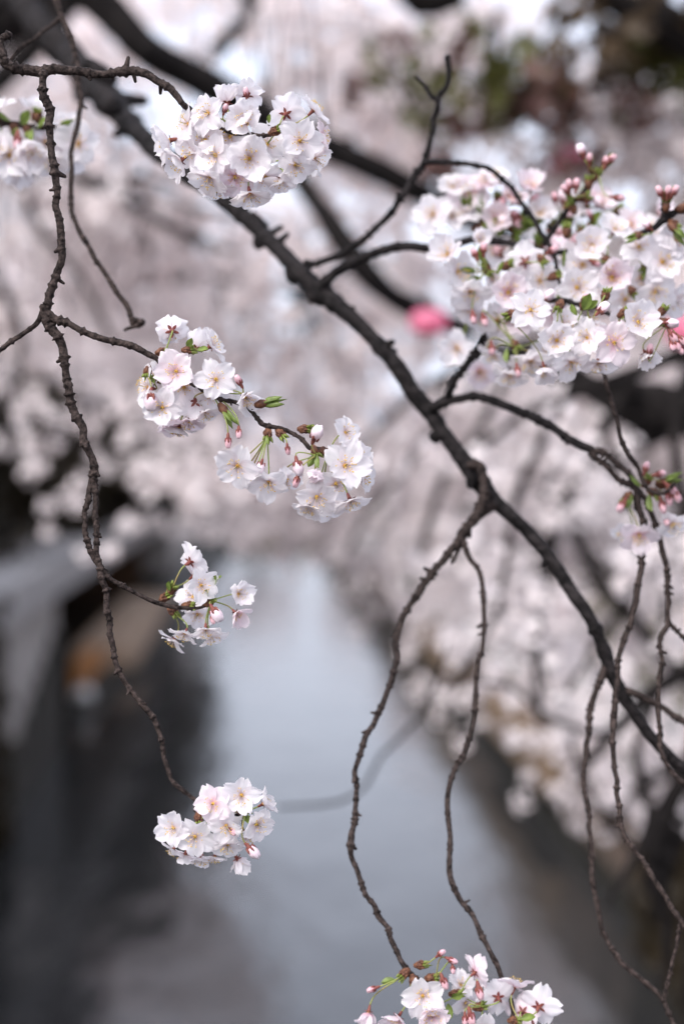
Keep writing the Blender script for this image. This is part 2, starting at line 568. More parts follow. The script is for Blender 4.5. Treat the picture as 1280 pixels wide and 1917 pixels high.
def trunk_mesh(seed, h, subs, R, crown_z):
    random.seed(seed)
    g = Geo()
    top = Vector((random.uniform(-.3, .3), random.uniform(-.3, .3), h))
    tube(g, [Vector((0, 0, -0.2)), Vector((0.1, 0, h * 0.5)), top], [0.32, 0.24, 0.2], sides=9, step=0.3)
    for k in range(9):
        a = k * 2.4 + random.random()
        e = Vector((math.cos(a) * R * 0.75, math.sin(a) * R * 0.75, crown_z + random.uniform(-1.2, 1.6)))
        mid = top.lerp(e, 0.5) + Vector((0, 0, 0.5))
        tube(g, [top, mid, e], [0.14, 0.08, 0.03], sides=6, step=0.4)
        for q in range(3):
            e2 = e + Vector((random.uniform(-1.4, 1.4), random.uniform(-1.4, 1.4), random.uniform(-1, 1)))
            tube(g, [mid.lerp(e, 0.5), e2], [0.05, 0.015], sides=5, step=0.5)
    return g.mesh('trunk', [M['bark_bg']])


crowns = [crown_mesh(40 + k) for k in range(3)]
trunks = [trunk_mesh(50 + k, 2.6, crowns[k][1], 4.3, 5.0) for k in range(3)]
order = ['nearest', 'second', 'third', 'fourth', 'fifth', 'sixth', 'seventh', 'eighth', 'farthest']
for side in (-1, 1):
    for k in range(8):
        s = (17 if side < 0 else 14) + k * 10.5 + random.uniform(-1, 1)
        if side < 0 and k < 1:
            continue
        nr = (1.6 if k in (2, 3) else 0.0) if side < 0 else (-1.8 if k < 6 else 0.0)
        lat = (WL - 4.2 + nr - random.uniform(0, 1.0)) if side < 0 else (WR + 5.4 - nr + random.uniform(0, 1.0))
        v = k % 3
        sd = 'left' if side < 0 else 'right'
        t = link('cherry_tree', None, None, Matrix.Translation(RV(lat, s, BANK if side < 0 else BANKR)) @ Matrix.Rotation(k * 1.9, 4, 'Z'),
                 '%s cherry tree in pale blossom of the row on the %s bank' % (order[k - 1 if side < 0 else k], sd), 'tree', group='cherry trees along the river banks')
        link('trunk', trunks[v], t)
        link('crown', crowns[v][0], t, Matrix.Translation((0, 0, 5.4)), kind='stuff')
# evergreens, some added only for dark reflections, like the ivy on the walls
def foliage_mesh(name, seed, R, n_, size, mt, squash=1.0):
    r_ = np.random.default_rng(seed)
    sub = r_.normal(0, 1, (n_, 3)); sub /= np.linalg.norm(sub, axis=1)[:, None]
    sub *= R * r_.uniform(0.45, 1, (n_, 1)) * (1 + 0.18 * np.sin(sub[:, :1] * 7 + seed)) * [1, 1, squash]
    V = petal_quads(sub, size, 8, 0.22, seed)
    return quads_mesh(name, V, M[mt])
def evergreen(lat, s, R, h, lab, seed, n_=1500):
    t = link('evergreen_tree', None, None, Matrix.Translation(RV(lat, s, BANK)), lab, 'tree')
    g = Geo(); tube(g, [Vector((0, 0, -.2)), Vector((.1, 0, h * .5)), Vector((0, .1, h))], [.28, .2, .08], 8, step=.4)
    for q in range(6):
        a = q * 1.1; tube(g, [Vector((0, 0, h * .4)), Vector((math.cos(a) * R * .7, math.sin(a) * R * .7, h * .6))], [.09, .03], 6, step=.4)
    link('trunk', g.mesh('trunk', [M['bark_bg']]), t)
    link('crown', foliage_mesh('crown', seed, R, n_, 0.13, 'added_ivy'), t, Matrix.Translation((0, 0, h * .62)), kind='stuff')
evergreen(-8.2, 10.5, 3.9, 6.5, 'dark evergreen tree added out of view beside the bridge to darken the reflection', 601, 3000)  # unseen near trees, added for the dark water at lower left
evergreen(-8.4, 17.5, 3.9, 6.5, 'second dark evergreen tree added out of view near the bridge to darken the reflection', 602, 3000)
evergreen(-8.7, 24.5, 3.8, 6.0, 'third dark evergreen tree added out of view near the bridge to darken the reflection', 603, 3000)
for k, (lat_, s_, R_, lab) in enumerate([(-6.9, 33, 2.9, 'dark evergreen tree leaning over the near end of the wall opening'), (WL - 0.9, 44, 2.5, 'dark evergreen tree leaning over the middle of the wall opening'),
                                  (WL - 0.3, 56, 2.7, 'dark evergreen tree leaning over the river above the sandy ledge'), (WL + 0.3, 70, 3.0, 'dark evergreen tree leaning over the river past the sandy ledge')]):
    evergreen(lat_, s_, R_, 5.2, lab, 610 + k)
evergreen(-12.5, 119, 5.0, 15, 'tall dark evergreen added at the far left bend to darken the reflection', 630)  # hidden evergreens added at the bend to darken the mirrored sky
evergreen(-7.5, 121, 4.2, 11, 'shorter dark evergreen added beside the tall one to darken the reflection', 631)
for lat_, s_, v_, lab in ((-5.6, 53, 0, 'tall cherry tree added high over the river from the left bank to darken the reflection'), (13, 47, 1, 'tall cherry tree added on the right bank to darken the reflection')):  # added high canopy so the steep water reflects less sky
    t = link('cherry_tree', None, None, Matrix.Translation(RV(lat_, s_, BANK if lat_ < 0 else BANKR)) @ Matrix.Scale(1.5, 4), lab, 'tree')
    link('trunk', trunks[v_], t)
    link('crown', crowns[v_][0], t, Matrix.Translation((0, 0, 5.4)), kind='stuff')
for lat, s0_, s1_, lab, seed in ((WL + .12, 4, 25, 'dark ivy put out of view on the left wall to darken the reflection', 620), (WR - .22, 4, 18.5, 'dark ivy put on the right wall to darken the lower right corner', 621)):  # invented leaf cover, added to darken the water near both walls
    r_ = np.random.default_rng(seed)
    c = [list(RV(lat + r_.uniform(-.1, .1), r_.uniform(s0_, s1_), r_.uniform(0.05, (BANK if lat < 0 else BANKR) + .6))) for _ in range(2600)]
    o_ = link('added_ivy', quads_mesh('added_ivy', petal_quads(c, 0.12, 6, 0.18, seed), M['added_ivy']), kind='stuff')
    o_['label'] = lab; o_['category'] = 'added_ivy'
# trees that close the bend of the river
for k, (lat, s) in enumerate([(-9, 118), (0, 124), (9, 119)]):
    t = link('cherry_tree', None, None, Matrix.Translation(RV(lat, s, 1.0)) @ Matrix.Rotation(k * 1.3, 4, 'Z') @ Matrix.Scale(1.0, 4),
             ['blossoming cherry tree at the river bend, left of the far end of the water', 'blossoming cherry tree closing the far end of the water',
              'blossoming cherry tree at the river bend, right of the far end of the water'][k], 'tree')
    link('trunk', trunks[k], t)
    link('crown', crowns[k][0], t, Matrix.Translation((0, 0, 5.2)), kind='stuff')
g = Geo(); box(g, -60, 60, 113, 240, -0.5, 1.3, 0, RV)
link('far_bank', g.mesh('far_bank', [M['earth']], False), kind='structure')

# buildings behind the trees
M['wall_a'] = mat('building_brown', (0.075, 0.048, 0.032), (0.10, 0.068, 0.048), scale=0.3, rough=0.9)
M['wall_b'] = mat('building_grey', (0.13, 0.125, 0.12), (0.18, 0.17, 0.165), scale=0.3, rough=0.9)
M['pane'] = mat('window_glass', (0.03, 0.035, 0.04), rough=0.15, spec=0.6)
def building(lat0, lat1, s0, s1, h, mt, lab, face):
    r = link('building', None, label=lab, cat='building')
    g = Geo(); box(g, lat0, lat1, s0, s1, BANKR - 0.1, BANK + h, 0, RV)
    link('wall', g.mesh('wall', [mt], False), r)
    g = Geo(); box(g, lat0 - 0.3, lat1 + 0.3, s0 - 0.3, s1 + 0.3, BANK + h, BANK + h + 0.4, 0, RV)
    link('roof', g.mesh('roof', [M['wall_b']], False), r)
    x = lat1 + 0.02 if face > 0 else lat0 - 0.02
    z = BANK + 1.2
    while z < BANK + h - 2:
        s = s0 + 1.2
        while s < s1 - 2:
            g = Geo(); box(g, x - 0.03, x + 0.03, s, s + 1.5, z, z + 1.4, 0, RV)
            link('window', g.mesh('window', [M['pane']], False), r)
            s += 3.4
        z += 3.1
building(-32, -15, 10, 34, 9, M['wall_a'], 'brown low building behind the cherry trees on the near left bank', 1)
building(-34, -16, 38, 66, 12, M['wall_a'], 'tall brown building behind the middle of the left tree row', 1)
building(-34, -17, 70, 110, 9, M['wall_b'], 'grey building behind the far left trees', 1)
building(-26, -12, 122, 140, 14, M['wall_a'], 'tall brown building added left of the far river end to darken the reflection', 1)  # added behind the boughs so the far water mirrors something dark
building(15, 32, 8, 36, 10, M['wall_b'], 'grey building behind the cherry trees on the near right bank', -1)
building(16, 34, 40, 72, 13, M['wall_a'], 'tall brown building behind the middle of the right tree row', -1)
building(17, 34, 76, 112, 9, M['wall_b'], 'grey building behind the far right trees', -1)


# ------------------------------------------------------------------ out-of-focus boughs close to the bridge
def bough(label, limbs, blobs, seed, blossom='mid_blossom', cat='branch', name='blossom_bough', spread=0.035, size=0.017, nfl=11, sub=(5, 12), bark='bark_bg'):
    random.seed(seed)
    r = np.random.default_rng(seed)
    base = P(*limbs[0][0][:2], limbs[0][0][3])
    root = link(name, None, None, Matrix.Translation(base), label, cat)
    allp = []
    for lp in limbs:
        g = Geo()
        pts = [P(x, y, d) - base for x, y, rr, d in lp]
        tube(g, pts, [rr * d / F for x, y, rr, d in lp], sides=8, step=0.05, knots=(0.12, 0.12))
        link('limb', g.mesh('limb', [M[bark]]), root)
        for i in range(len(pts) - 1):
            for t in (0, .25, .5, .75):
                allp.append(pts[i].lerp(pts[i + 1], t))
    cs = []
    gt = Geo()
    for (x, y, rx, ry, n_, d, dd) in blobs:
        k = max(1, n_ // sub[1])
        for _ in range(k):
            for _t in range(20):
                a, b_ = random.uniform(-1, 1), random.uniform(-1, 1)
                if a * a + b_ * b_ < 1:
                    break
            dep = d + random.uniform(-dd, dd)
            c = P(x + a * rx, y + b_ * ry, dep) - base
            st = min(allp, key=lambda q: (q - c).length)
            if (st - c).length < 1.6:
                mid = st.lerp(c, 0.55) + Vector((0, 0, 0.12 * (st - c).length))
                tube(gt, [st, mid, c], [0.006, 0.004, 0.002], sides=5, step=0.15)
            m_ = n_ // k
            cs.append(np.array(c) + r.normal(0, 1, (m_, 3)) * [0.14, 0.14, 0.085])
    if gt.n:
        link('twigs', gt.mesh('twigs', [M[bark]]), root, kind='stuff')
    if cs:
        V = petal_quads(np.concatenate(cs), size, nfl, spread, seed + 5)
        link('blossoms', quads_mesh('blossoms', V, M[blossom]), root, kind='stuff')
    return root


bough('thick dark blurred limb behind the upper flower cluster',
      [[(120, -60, 34, 4.2), (215, 30, 34, 4.2), (270, 85, 34, 4.2), (370, 145, 33, 4.3), (500, 220, 28, 4.4), (640, 288, 27, 4.5), (760, 345, 26, 4.6), (860, 400, 22, 4.8), (980, 460, 20, 5.0)],
       [(500, 220, 12, 4.4), (560, 330, 18, 4.3), (620, 420, 24, 4.2), (690, 520, 26, 4.2), (770, 575, 22, 4.3), (880, 620, 18, 4.4)]],
      [(500, 30, 200, 90, 150, 5.2, 0.5)], 101)
bough('pale blossom mass filling the middle behind the main branch, entering from the left',
      [[(-120, 520, 10, 6.5), (100, 560, 8, 6.5), (350, 520, 6, 6.4), (620, 560, 4, 6.3)]],
      [(520, 560, 330, 170, 700, 6.3, 0.7), (560, 760, 260, 130, 330, 6.5, 0.6), (230, 430, 200, 110, 240, 6.0, 0.5), (90, 150, 200, 140, 200, 6.6, .5), (330, 40, 170, 90, 160, 6.6, .4), (60, 170, 150, 110, 150, 5.8, .3), (230, 130, 120, 90, 90, 5.8, .3), (640, 90, 90, 60, 40, 6.2, .3)], 102)
bough('pale blossom bough crossing the upper left behind the knotty twig',
      [[(-80, 240, 9, 5.2), (120, 300, 8, 5.2), (330, 380, 5, 5.2), (520, 420, 3, 5.2)]],
      [(120, 420, 190, 100, 190, 5.4, 0.4), (90, 600, 150, 90, 120, 5.6, 0.4), (60, 350, 120, 120, 60, 5.2, 0.3)], 103)
bough('blossom bough over the top middle of the view beyond the forked bare twig',
      [[(560, -90, 10, 5.6), (700, 30, 8, 5.6), (850, 150, 6, 5.7), (980, 260, 4, 5.8)]],
      [(700, 170, 170, 110, 260, 5.8, 0.5), (860, 60, 110, 70, 90, 6, 0.4), (680, 330, 160, 90, 170, 5.8, 0.4)], 104)
bough('lilac-white blossom bough behind the budding twigs at the upper right',
      [[(1400, 240, 12, 5.4), (1250, 290, 8, 5.4), (1100, 330, 6, 5.5), (960, 360, 4, 5.6)]],
      [(1130, 280, 200, 120, 330, 5.2, 0.5), (1080, 100, 200, 90, 160, 9, .4), (900, 60, 150, 80, 120, 9, .4), (1240, 230, 90, 70, 90, 5.6, 0.4)], 105)
bough('blossom bough hanging low behind the long bare twigs, right of the main branch',
      [[(1420, 700, 60, 4.6), (1280, 770, 52, 4.6), (1130, 740, 36, 4.7), (1010, 680, 22, 4.8), (900, 640, 12, 4.9)],
       [(1280, 770, 30, 4.6), (1150, 860, 18, 4.7), (1045, 900, 24, 4.8), (1020, 1040, 20, 4.8), (1005, 1220, 14, 4.8)],
       [(1060, 960, 12, 4.8), (1120, 1080, 16, 4.7), (1200, 1180, 13, 4.6), (1300, 1290, 10, 4.6)]],
      [(960, 830, 160, 90, 150, 5.0, 0.3), (1130, 960, 140, 90, 100, 5.0, 0.3), (900, 1010, 150, 110, 130, 5.1, 0.3), (980, 1170, 150, 90, 90, 5.0, 0.3), (1200, 1130, 90, 110, 70, 4.9, 0.3), (1000, 900, 200, 120, 44, 3.4, .2), (960, 1150, 160, 120, 33, 3.3, .2), (1180, 1050, 90, 150, 22, 3.2, .2)], 106)
bough('greyish blossom bough dipping over the far water in the middle of the view',
      [[(980, 900, 8, 6.5), (820, 950, 6, 6.5), (640, 960, 4, 6.6), (480, 960, 3, 6.6)]],
      [(640, 960, 180, 70, 190, 6.6, 0.4), (760, 1090, 120, 70, 110, 6.5, 0.4), (450, 990, 110, 40, 60, 6.6, 0.3), (780, 860, 160, 80, 130, 6.5, 0.4)], 107)
bough('drooping blossom spray in front of the dark left bank beneath the brown building',
      [[(-140, 760, 9, 5.0), (20, 800, 6, 5.0), (200, 840, 4, 5.0), (330, 850, 3, 5.1)]],
      [(50, 890, 90, 40, 22, 5.0, 0.2), (310, 850, 110, 50, 40, 5.2, 0.3), (100, 790, 140, 40, 30, 5.1, 0.2), (135, 975, 15, 12, 5, 5.0, 0.1), (420, 890, 90, 60, 50, 5.2, 0.3), (270, 975, 8, 8, 4, 5, .05)], 108)
bough('shaded blossom bough low at the right edge above the water',
      [[(1450, 1500, 26, 4.2), (1330, 1440, 22, 4.2), (1220, 1460, 12, 4.3), (1130, 1560, 8, 4.4)], [(1330, 1440, 18, 4.2), (1260, 1600, 14, 4.2), (1220, 1720, 9, 4.2)]],
      [(1210, 1420, 90, 80, 80, 4.5, 0.3), (1060, 1300, 120, 60, 33, 4.6, 0.3)], 109)
bough('thin bare twig curving blurred over the water between the hanging twigs',
      [[(840, 1200, 3.0, 2.6), (820, 1270, 3.6, 2.6), (780, 1350, 3.8, 2.6), (715, 1415, 3.8, 2.6), (690, 1465, 3.8, 2.6), (640, 1500, 3.4, 2.6), (520, 1512, 3, 2.6)]], [], 110, name='bare_twig', cat='twig', bark='bark_dark')
bough('dark cherry limbs crossing the top left corner far behind the knotty twig',  # limbs thickened in the top left corner to stand in for shade
      [[(-80, 60, 60, 5.2), (60, 10, 46, 5.2), (200, -60, 40, 5.2)], [(-60, 200, 26, 5.0), (40, 110, 24, 5.0), (110, 40, 24, 5.0), (160, -60, 24, 5.0)], [(420, -60, 16, 5.0), (470, 10, 16, 5.0), (400, 100, 14, 5.0), (340, 150, 10, 5)], [(760, -60, 40, 5.0), (790, 0, 34, 5.0), (860, -20, 28, 5)],
       [(1080, -60, 36, 4.6), (1200, 20, 40, 4.6), (1320, 80, 44, 4.6)], [(930, 20, 9, 5.0), (920, 120, 10, 5.0), (900, 230, 8, 5)]],
      [], 111, name='dark_limbs')

# young bronze leaves, top right
M['bronze'] = thin_mat('bronze_leaf', [(0, (0.10, 0.065, 0.035))], trans=0.35, nscale=9, noise=(0.4, 1.5))
M['olive'] = thin_mat('olive_leaf', [(0, (0.10, 0.10, 0.025))], trans=0.4, nscale=9, noise=(0.5, 1.5))
M['duskyred'] = thin_mat('dusky_red_leaf', [(0, (0.13, 0.065, 0.055))], trans=0.4, nscale=9, noise=(0.5, 1.5))
for k, (mt, lab, blobs) in enumerate([
        ('olive', 'blurred branch of olive young leaves at the top right', [(1000, 175, 130, 45, 26, 4.9, .3), (1220, 90, 70, 50, 22, 4.8, .3), (795, 120, 25, 15, 6, 5.1, .2), (1260, 150, 30, 50, 10, 4.8, .2)]),
        ('bronze', 'blurred branch of dark bronze leaves in the top right corner', [(1120, 180, 110, 50, 18, 4.9, .3), (1240, 30, 80, 50, 36, 4.7, .3), (970, 110, 80, 40, 6, 4.8, .3)]),
        ('duskyred', 'blurred sprig of dusky red leaves hanging below the olive leaves', [(1080, 200, 50, 20, 8, 4.8, .2), (870, 150, 60, 20, 5, 4.8, .2), (900, 265, 15, 10, 4, 4.8, .2), (1030, 230, 40, 20, 6, 4.8, .2)])]):
    bough(lab, [[(1420, 60 + 60 * k, 10, 4.9), (1250, 110 + 40 * k, 8, 4.9), (1050, 170 + 20 * k, 5, 4.9), (880, 140 + 30 * k, 3, 4.9)]], blobs, 120 + k, blossom=mt, name='leafy_branch', nfl=10, size=0.030, spread=0.06)

# dark blurred twigs tangled behind the right half
random.seed(9)
def tangle(lab, limb, kids, d, seed):
    random.seed(seed)
    base = P(limb[0][0], limb[0][1], d)
    root = link('bare_branch', None, None, Matrix.Translation(base), lab, 'branch')
    for q, (pth, nm) in enumerate([(limb, 'limb')] + [(k_, 'twig') for k_ in kids]):
        g = Geo()
        dd = random.uniform(-.25, .25) if q else 0
        tube(g, [P(x, y, d + dd * i / max(1, len(pth) - 1)) - base for i, (x, y, r_) in enumerate(pth)], [r_ * d / F for x, y, r_ in pth], 7, step=.03, knots=(.04, .25))
        link(nm, g.mesh(nm, [M['bark_bg']]), root)
tangle('dark blurred limb with drooping twigs filling the right side behind the main branch', [(1500, 560, 22), (1330, 640, 19), (1180, 700, 15), (1060, 740, 10), (960, 790, 7), (880, 860, 5)],
       [[(1180, 700, 14), (1120, 830, 12), (1050, 960, 12), (1025, 1080, 11), (1005, 1230, 9), (1010, 1350, 6)], [(1300, 650, 14), (1262, 800, 12), (1275, 950, 10), (1240, 1100, 9), (1260, 1260, 7)],
        [(1060, 740, 9), (1000, 850, 8), (960, 960, 7), (940, 1100, 6), (900, 1210, 5), (830, 1290, 4)], [(1120, 830, 8), (1180, 960, 8), (1190, 1090, 8), (1120, 1200, 7), (1060, 1300, 6)],
        [(1005, 1230, 6), (1060, 1360, 6), (1100, 1480, 6), (1190, 1600, 5)]], 3.4, 1)
tangle('dark blurred branch with twigs at the right edge above the water', [(1480, 1180, 22), (1340, 1230, 20), (1230, 1290, 16), (1140, 1380, 11), (1080, 1450, 7)],
       [[(1340, 1230, 12), (1300, 1400, 16), (1240, 1540, 22), (1225, 1640, 20), (1250, 1740, 12), (1235, 1850, 8)], [(1230, 1290, 9), (1190, 1420, 9), (1215, 1520, 9), (1180, 1620, 8), (1130, 1700, 5)], [(1300, 1400, 12), (1360, 1560, 12), (1300, 1700, 11), (1290, 1900, 9)],
        [(1140, 1380, 7), (1040, 1350, 6), (960, 1290, 5), (880, 1270, 4)]], 3.0, 2)
tangle('blurred dark twigs crossing behind the knotty branch at the upper left', [(-180, 330, 14), (20, 300, 12), (190, 350, 10), (330, 430, 8), (440, 470, 5)],
       [[(20, 300, 8), (70, 420, 7), (150, 520, 6), (210, 640, 5)], [(190, 350, 7), (260, 330, 7), (330, 350, 5)], [(-100, 320, 9), (-20, 480, 8), (40, 640, 7), (20, 760, 5)]], 5.0, 3)
tangle('thin blurred dark twigs drooping behind the main branch above the far water', [(1150, 560, 12), (980, 640, 11), (840, 700, 9), (720, 790, 7), (640, 900, 5)],
       [[(980, 640, 9), (900, 800, 8), (830, 900, 8), (790, 1030, 7), (770, 1110, 5)], [(840, 700, 8), (800, 820, 7), (690, 960, 6), (650, 1040, 5)], [(900, 800, 6), (940, 920, 7), (900, 1010, 6), (960, 1140, 5)]], 4.6, 4)

# pink paper lanterns
M['lantern'] = thin_mat('pink_paper', [(0, (0.86, 0.26, 0.40))], trans=0.5, nscale=30)
M['black'] = mat('lantern_cap', (0.02, 0.02, 0.02), rough=0.5)
def lantern(x, y, d, rpx, lab, pale=False):
    c = P(x, y, d); r = rpx * d / F
    root = link('paper_lantern', None, None, Matrix.Translation(c), lab, 'lantern', group='pink paper lanterns')
    g = Geo(); lathe(g, [(-r * .62 + 2 * .62 * r * i / 12, r * math.sqrt(max(0.02, 1 - ((i / 12 * 2 - 1) * .82) ** 2)) * (1 + .025 * (i % 2))) for i in range(13)], 20)
    link('shade', g.mesh('shade', [M['lantern']]), root)
    for z in (-.62, .62):
        g = Geo(); lathe(g, [(z * r - .06 * r, .5 * r), (z * r + .06 * r, .5 * r)], 16)
        link('cap', g.mesh('cap', [M['black']]), root)
    g = Geo(); tube(g, [Vector((0, 0, .66 * r)), Vector((0, 0, 1.6 * r))], [.02 * r, .02 * r], 5, step=.3)
    link('cord', g.mesh('cord', [M['black']]), root)
lantern(802, 603, 4.1, 36, 'small pink paper lantern hanging left of the big blossom mass')
lantern(1290, 620, 4.1, 44, 'pink paper lantern cut by the right edge below the big blossom mass')
lantern(1062, 300, 4.9, 36, 'faint pink paper lantern behind the budding twigs at the upper right')

# ------------------------------------------------------------------ flower pieces for the branches in focus
def petal_mesh(seed, cup, curl, half=1.0, mt='petal'):
    r = random.Random(seed)
    L, Wd = 0.0182 * r.uniform(0.95, 1.05), 0.0083 * r.uniform(0.9, 1.08) * half
    nu, nv = 9, 10
    notch = r.uniform(0.08, 0.17)
    ph, ph2, k1 = r.uniform(0, 6), r.uniform(0, 6), r.uniform(2.5, 4)
    bend = r.uniform(-0.05, 0.05)
    fr = [r.uniform(-0.05, 0.05) for _ in range(nu)]
    V = []
    for j in range(nv):
        v = j / (nv - 1)
        hw = Wd * (math.sin(math.pi * (0.055 + 0.835 * v ** 0.88)) ** 0.72) * (1.0 if v > 0.12 else 0.6 + v * 3.3)
        for i in range(nu):
            u = i / (nu - 1) * 2 - 1
            x = L * (v + (fr[i] - notch * math.exp(-(u * 2.6) ** 2)) * v ** 6 - 0.10 * abs(u) ** 2.5 * v ** 3)
            y = hw * u * (1 + 0.02 * math.sin(7 * v + ph)) + bend * L * v * v
            z = L * (cup * v ** 2 + curl * v ** 5) + abs(cup * 0.5 + 0.12) * hw * u * u * 0.9
            z += 0.0008 * math.sin(k1 * u * 2 + ph) * v + 0.0005 * math.sin(9 * v + ph2 + 3 * u) * v
            V.append((x, y, z))
    Q = [(j * nu + i, j * nu + i + 1, (j + 1) * nu + i + 1, (j + 1) * nu + i) for j in range(nv - 1) for i in range(nu - 1)]
    g = Geo(); g.add(V, Q)
    return g.mesh('petal', [M[mt]])


PET = {k: [petal_mesh(200 + 10 * k + i, *[(0.10, -0.12), (0.30, -0.10), (0.22, 0.2)][k]) for i in range(6)] for k in range(3)}
PETP = {k: [petal_mesh(300 + 10 * k + i, *[(0.10, -0.12), (0.30, -0.10), (0.22, 0.2)][k], mt='petal_back') for i in range(4)] for k in range(3)}


def rot_z_to(v, roll=0.0):
    q = Vector(v).normalized().to_track_quat('Z', 'Y')
    return q.to_matrix().to_4x4() @ Matrix.Rotation(roll, 4, 'Z')


def stamens_mesh(seed, spread):
    r = random.Random(seed)
    g = Geo()
    for k in range(20):
        a = r.uniform(0, 2 * math.pi)
        th = spread * math.sqrt(r.uniform(0.05, 1))
        L = r.uniform(0.0055, 0.0088)
        d = Vector((math.sin(th) * math.cos(a), math.sin(th) * math.sin(a), math.cos(th)))
        p0 = Vector((d.x, d.y, 0)) * 0.0012 + Vector((0, 0, 0.0005))
        p1 = p0 + d * L * 0.6 + Vector((0, 0, 0.0002))
        p2 = p0 + d * L + Vector((0, 0, 0.0008))
        tube(g, [p0, p1, p2], [0.00016, 0.00014, 0.00012], sides=3, mi=0, cap=False, step=0.004)
        lathe(g, [(-0.0005, 0.0002), (-0.0002, 0.00044), (0.0003, 0.00042), (0.0005, 0.0002)], 5, 1, Matrix.Translation(p2) @ Matrix.Rotation(r.uniform(0, 1.2), 4, 'X'))
    # pistil
    tube(g, [Vector((0, 0, 0)), Vector((0.0003, 0, 0.008))], [0.0003, 0.0002], sides=4, mi=2, step=0.004)
    return g.mesh('stamens', [M['filament'], M['anther'], M['sepal_green']])


STA = [stamens_mesh(400 + i, 0.95) for i in range(4)]
STC = [stamens_mesh(420 + i, 0.45) for i in range(2)]


def calyx_mesh(seed, green):
    r = random.Random(seed)
    g = Geo()
    lathe(g, [(-0.0068, 0.0007), (-0.0055, 0.0012), (-0.003, 0.0015), (-0.0008, 0.0019), (0.0, 0.0021)], 8, 0)
    lathe(g, [(0.0, 0.0018), (0.0010, 0.0015), (0.0014, 0.0006)], 8, 1)
    for k in range(5):
        a = 2 * math.pi * (k + 0.5) / 5
        ca, sa = math.cos(a), math.sin(a)
        L = 0.0062 * r.uniform(0.9, 1.1)
        pr = [(0.0014, 0.0009, -0.0004), (0.003, 0.0013, -0.0002), (0.0045, 0.0009, -0.0001), (L, 0.00008, -0.0006)]
        V, Q = [], []
        for (x, w_, z) in pr:
            for s_ in (-1, 0, 1):
                y = s_ * w_
                V.append((x * ca - y * sa, x * sa + y * ca, z - 0.0002 * (1 - abs(s_))))
        for i in range(len(pr) - 1):
            for j in range(2):
                Q.append((i * 3 + j, i * 3 + j + 1, i * 3 + j + 4, i * 3 + j + 3))
        g.add(V, Q, 0)
    return g.mesh('calyx', [M['calyx'], M['centre']])


CAL = [calyx_mesh(440 + i, False) for i in range(3)]


def bud_mesh(seed, pale):
    r = random.Random(seed)
    g = Geo()
    L = 0.0105 if pale else 0.0078
    W_ = 0.0042 if pale else 0.0028
    n_ = 10
    lathe(g, [(L * t, W_ * (math.sin(math.pi * (0.12 + 0.83 * t)) ** 0.8)) for t in [i / 7 for i in range(8)]], n_, 0, Matrix.Translation((0, 0, 0)))
    # overlapping petal lips
    for k in range(3):
        a = k * 2.1 + r.random()
        lathe(g, [(L * t, W_ * 0.62 * (math.sin(math.pi * (0.1 + 0.82 * t)) ** 0.8)) for t in [i / 5 for i in range(6)]], 7, 0,
              Matrix.Translation((math.cos(a) * W_ * 0.45, math.sin(a) * W_ * 0.45, -L * 0.02)))
    lathe(g, [(-0.0055, 0.0007), (-0.004, 0.0013), (-0.001, 0.0017), (0.0012, W_ * 0.8), (0.0014, W_ * 0.5)], 8, 1)
    for k in range(5):
        a = 2 * math.pi * k / 5
        M4 = Matrix.Rotation(a, 4, 'Z') @ Matrix.Translation((W_ * 0.72, 0, 0.0)) @ Matrix.Rotation(0.12, 4, 'Y')
        lathe(g, [(-0.001, 0.0008), (0.0015, 0.0011), (L * 0.5, 0.0002)], 5, 1, M4, 0.9)
    return g.mesh('flower_bud', [M['bud_white' if pale else 'bud_pink'], M['calyx']])


BUDP = [bud_mesh(460 + i, False) for i in range(3)]
BUDW = [bud_mesh(470 + i, True) for i in range(3)]


def spur_mesh(seed):
    """brown scaly bud base that opens into green bracts"""
    r = random.Random(seed)
    g = Geo()
    lathe(g, [(-0.003, 0.0018), (0.0, 0.0034), (0.003, 0.0042), (0.006, 0.0036), (0.0075, 0.0018)], 9, 0)
    for k in range(11):
        a = k * 2.4
        zz = 0.001 + 0.0005 * k
        M4 = Matrix.Rotation(a, 4, 'Z') @ Matrix.Translation((0.0030, 0, zz)) @ Matrix.Rotation(r.uniform(0.1, 0.5), 4, 'Y')
        lathe(g, [(-0.002, 0.0006), (0.0, 0.0017), (0.002, 0.0014), (0.0035, 0.0003)], 6, 0, M4, 0.7)
    for k in range(8):
        a = k * 2.4 + 1
        M4 = Matrix.Rotation(a, 4, 'Z') @ Matrix.Translation((0.0016, 0, 0.0065)) @ Matrix.Rotation(r.uniform(0.1, 0.75), 4, 'Y')
        L = r.uniform(0.005, 0.009)
        lathe(g, [(-0.001, 0.0007), (L * 0.35, 0.0019), (L * 0.7, 0.0013), (L, 0.0002)], 6, 1, M4, 0.5)
    return g.mesh('bud_spur', [M['scale'], M['green']])


SPUR = [spur_mesh(480 + i) for i in range(4)]


def leafbud_mesh(seed):
    r = random.Random(seed)
    g = Geo()
    lathe(g, [(-0.001, 0.0016), (0.003, 0.003), (0.006, 0.0024), (0.008, 0.0012)], 8, 0)
    for k in range(4):
        M4 = Matrix.Rotation(k * 1.6, 4, 'Z') @ Matrix.Translation((0.0008, 0, 0.004)) @ Matrix.Rotation(r.uniform(0.02, 0.25), 4, 'Y')
        L = r.uniform(0.009, 0.016)
        lathe(g, [(0, 0.001), (L * 0.35, 0.0022), (L * 0.7, 0.0016), (L, 0.0002)], 7, 1, M4, 0.45)
    return g.mesh('leaf_bud', [M['scale'], M['green2']])


LEAFB = [leafbud_mesh(490 + i) for i in range(3)]


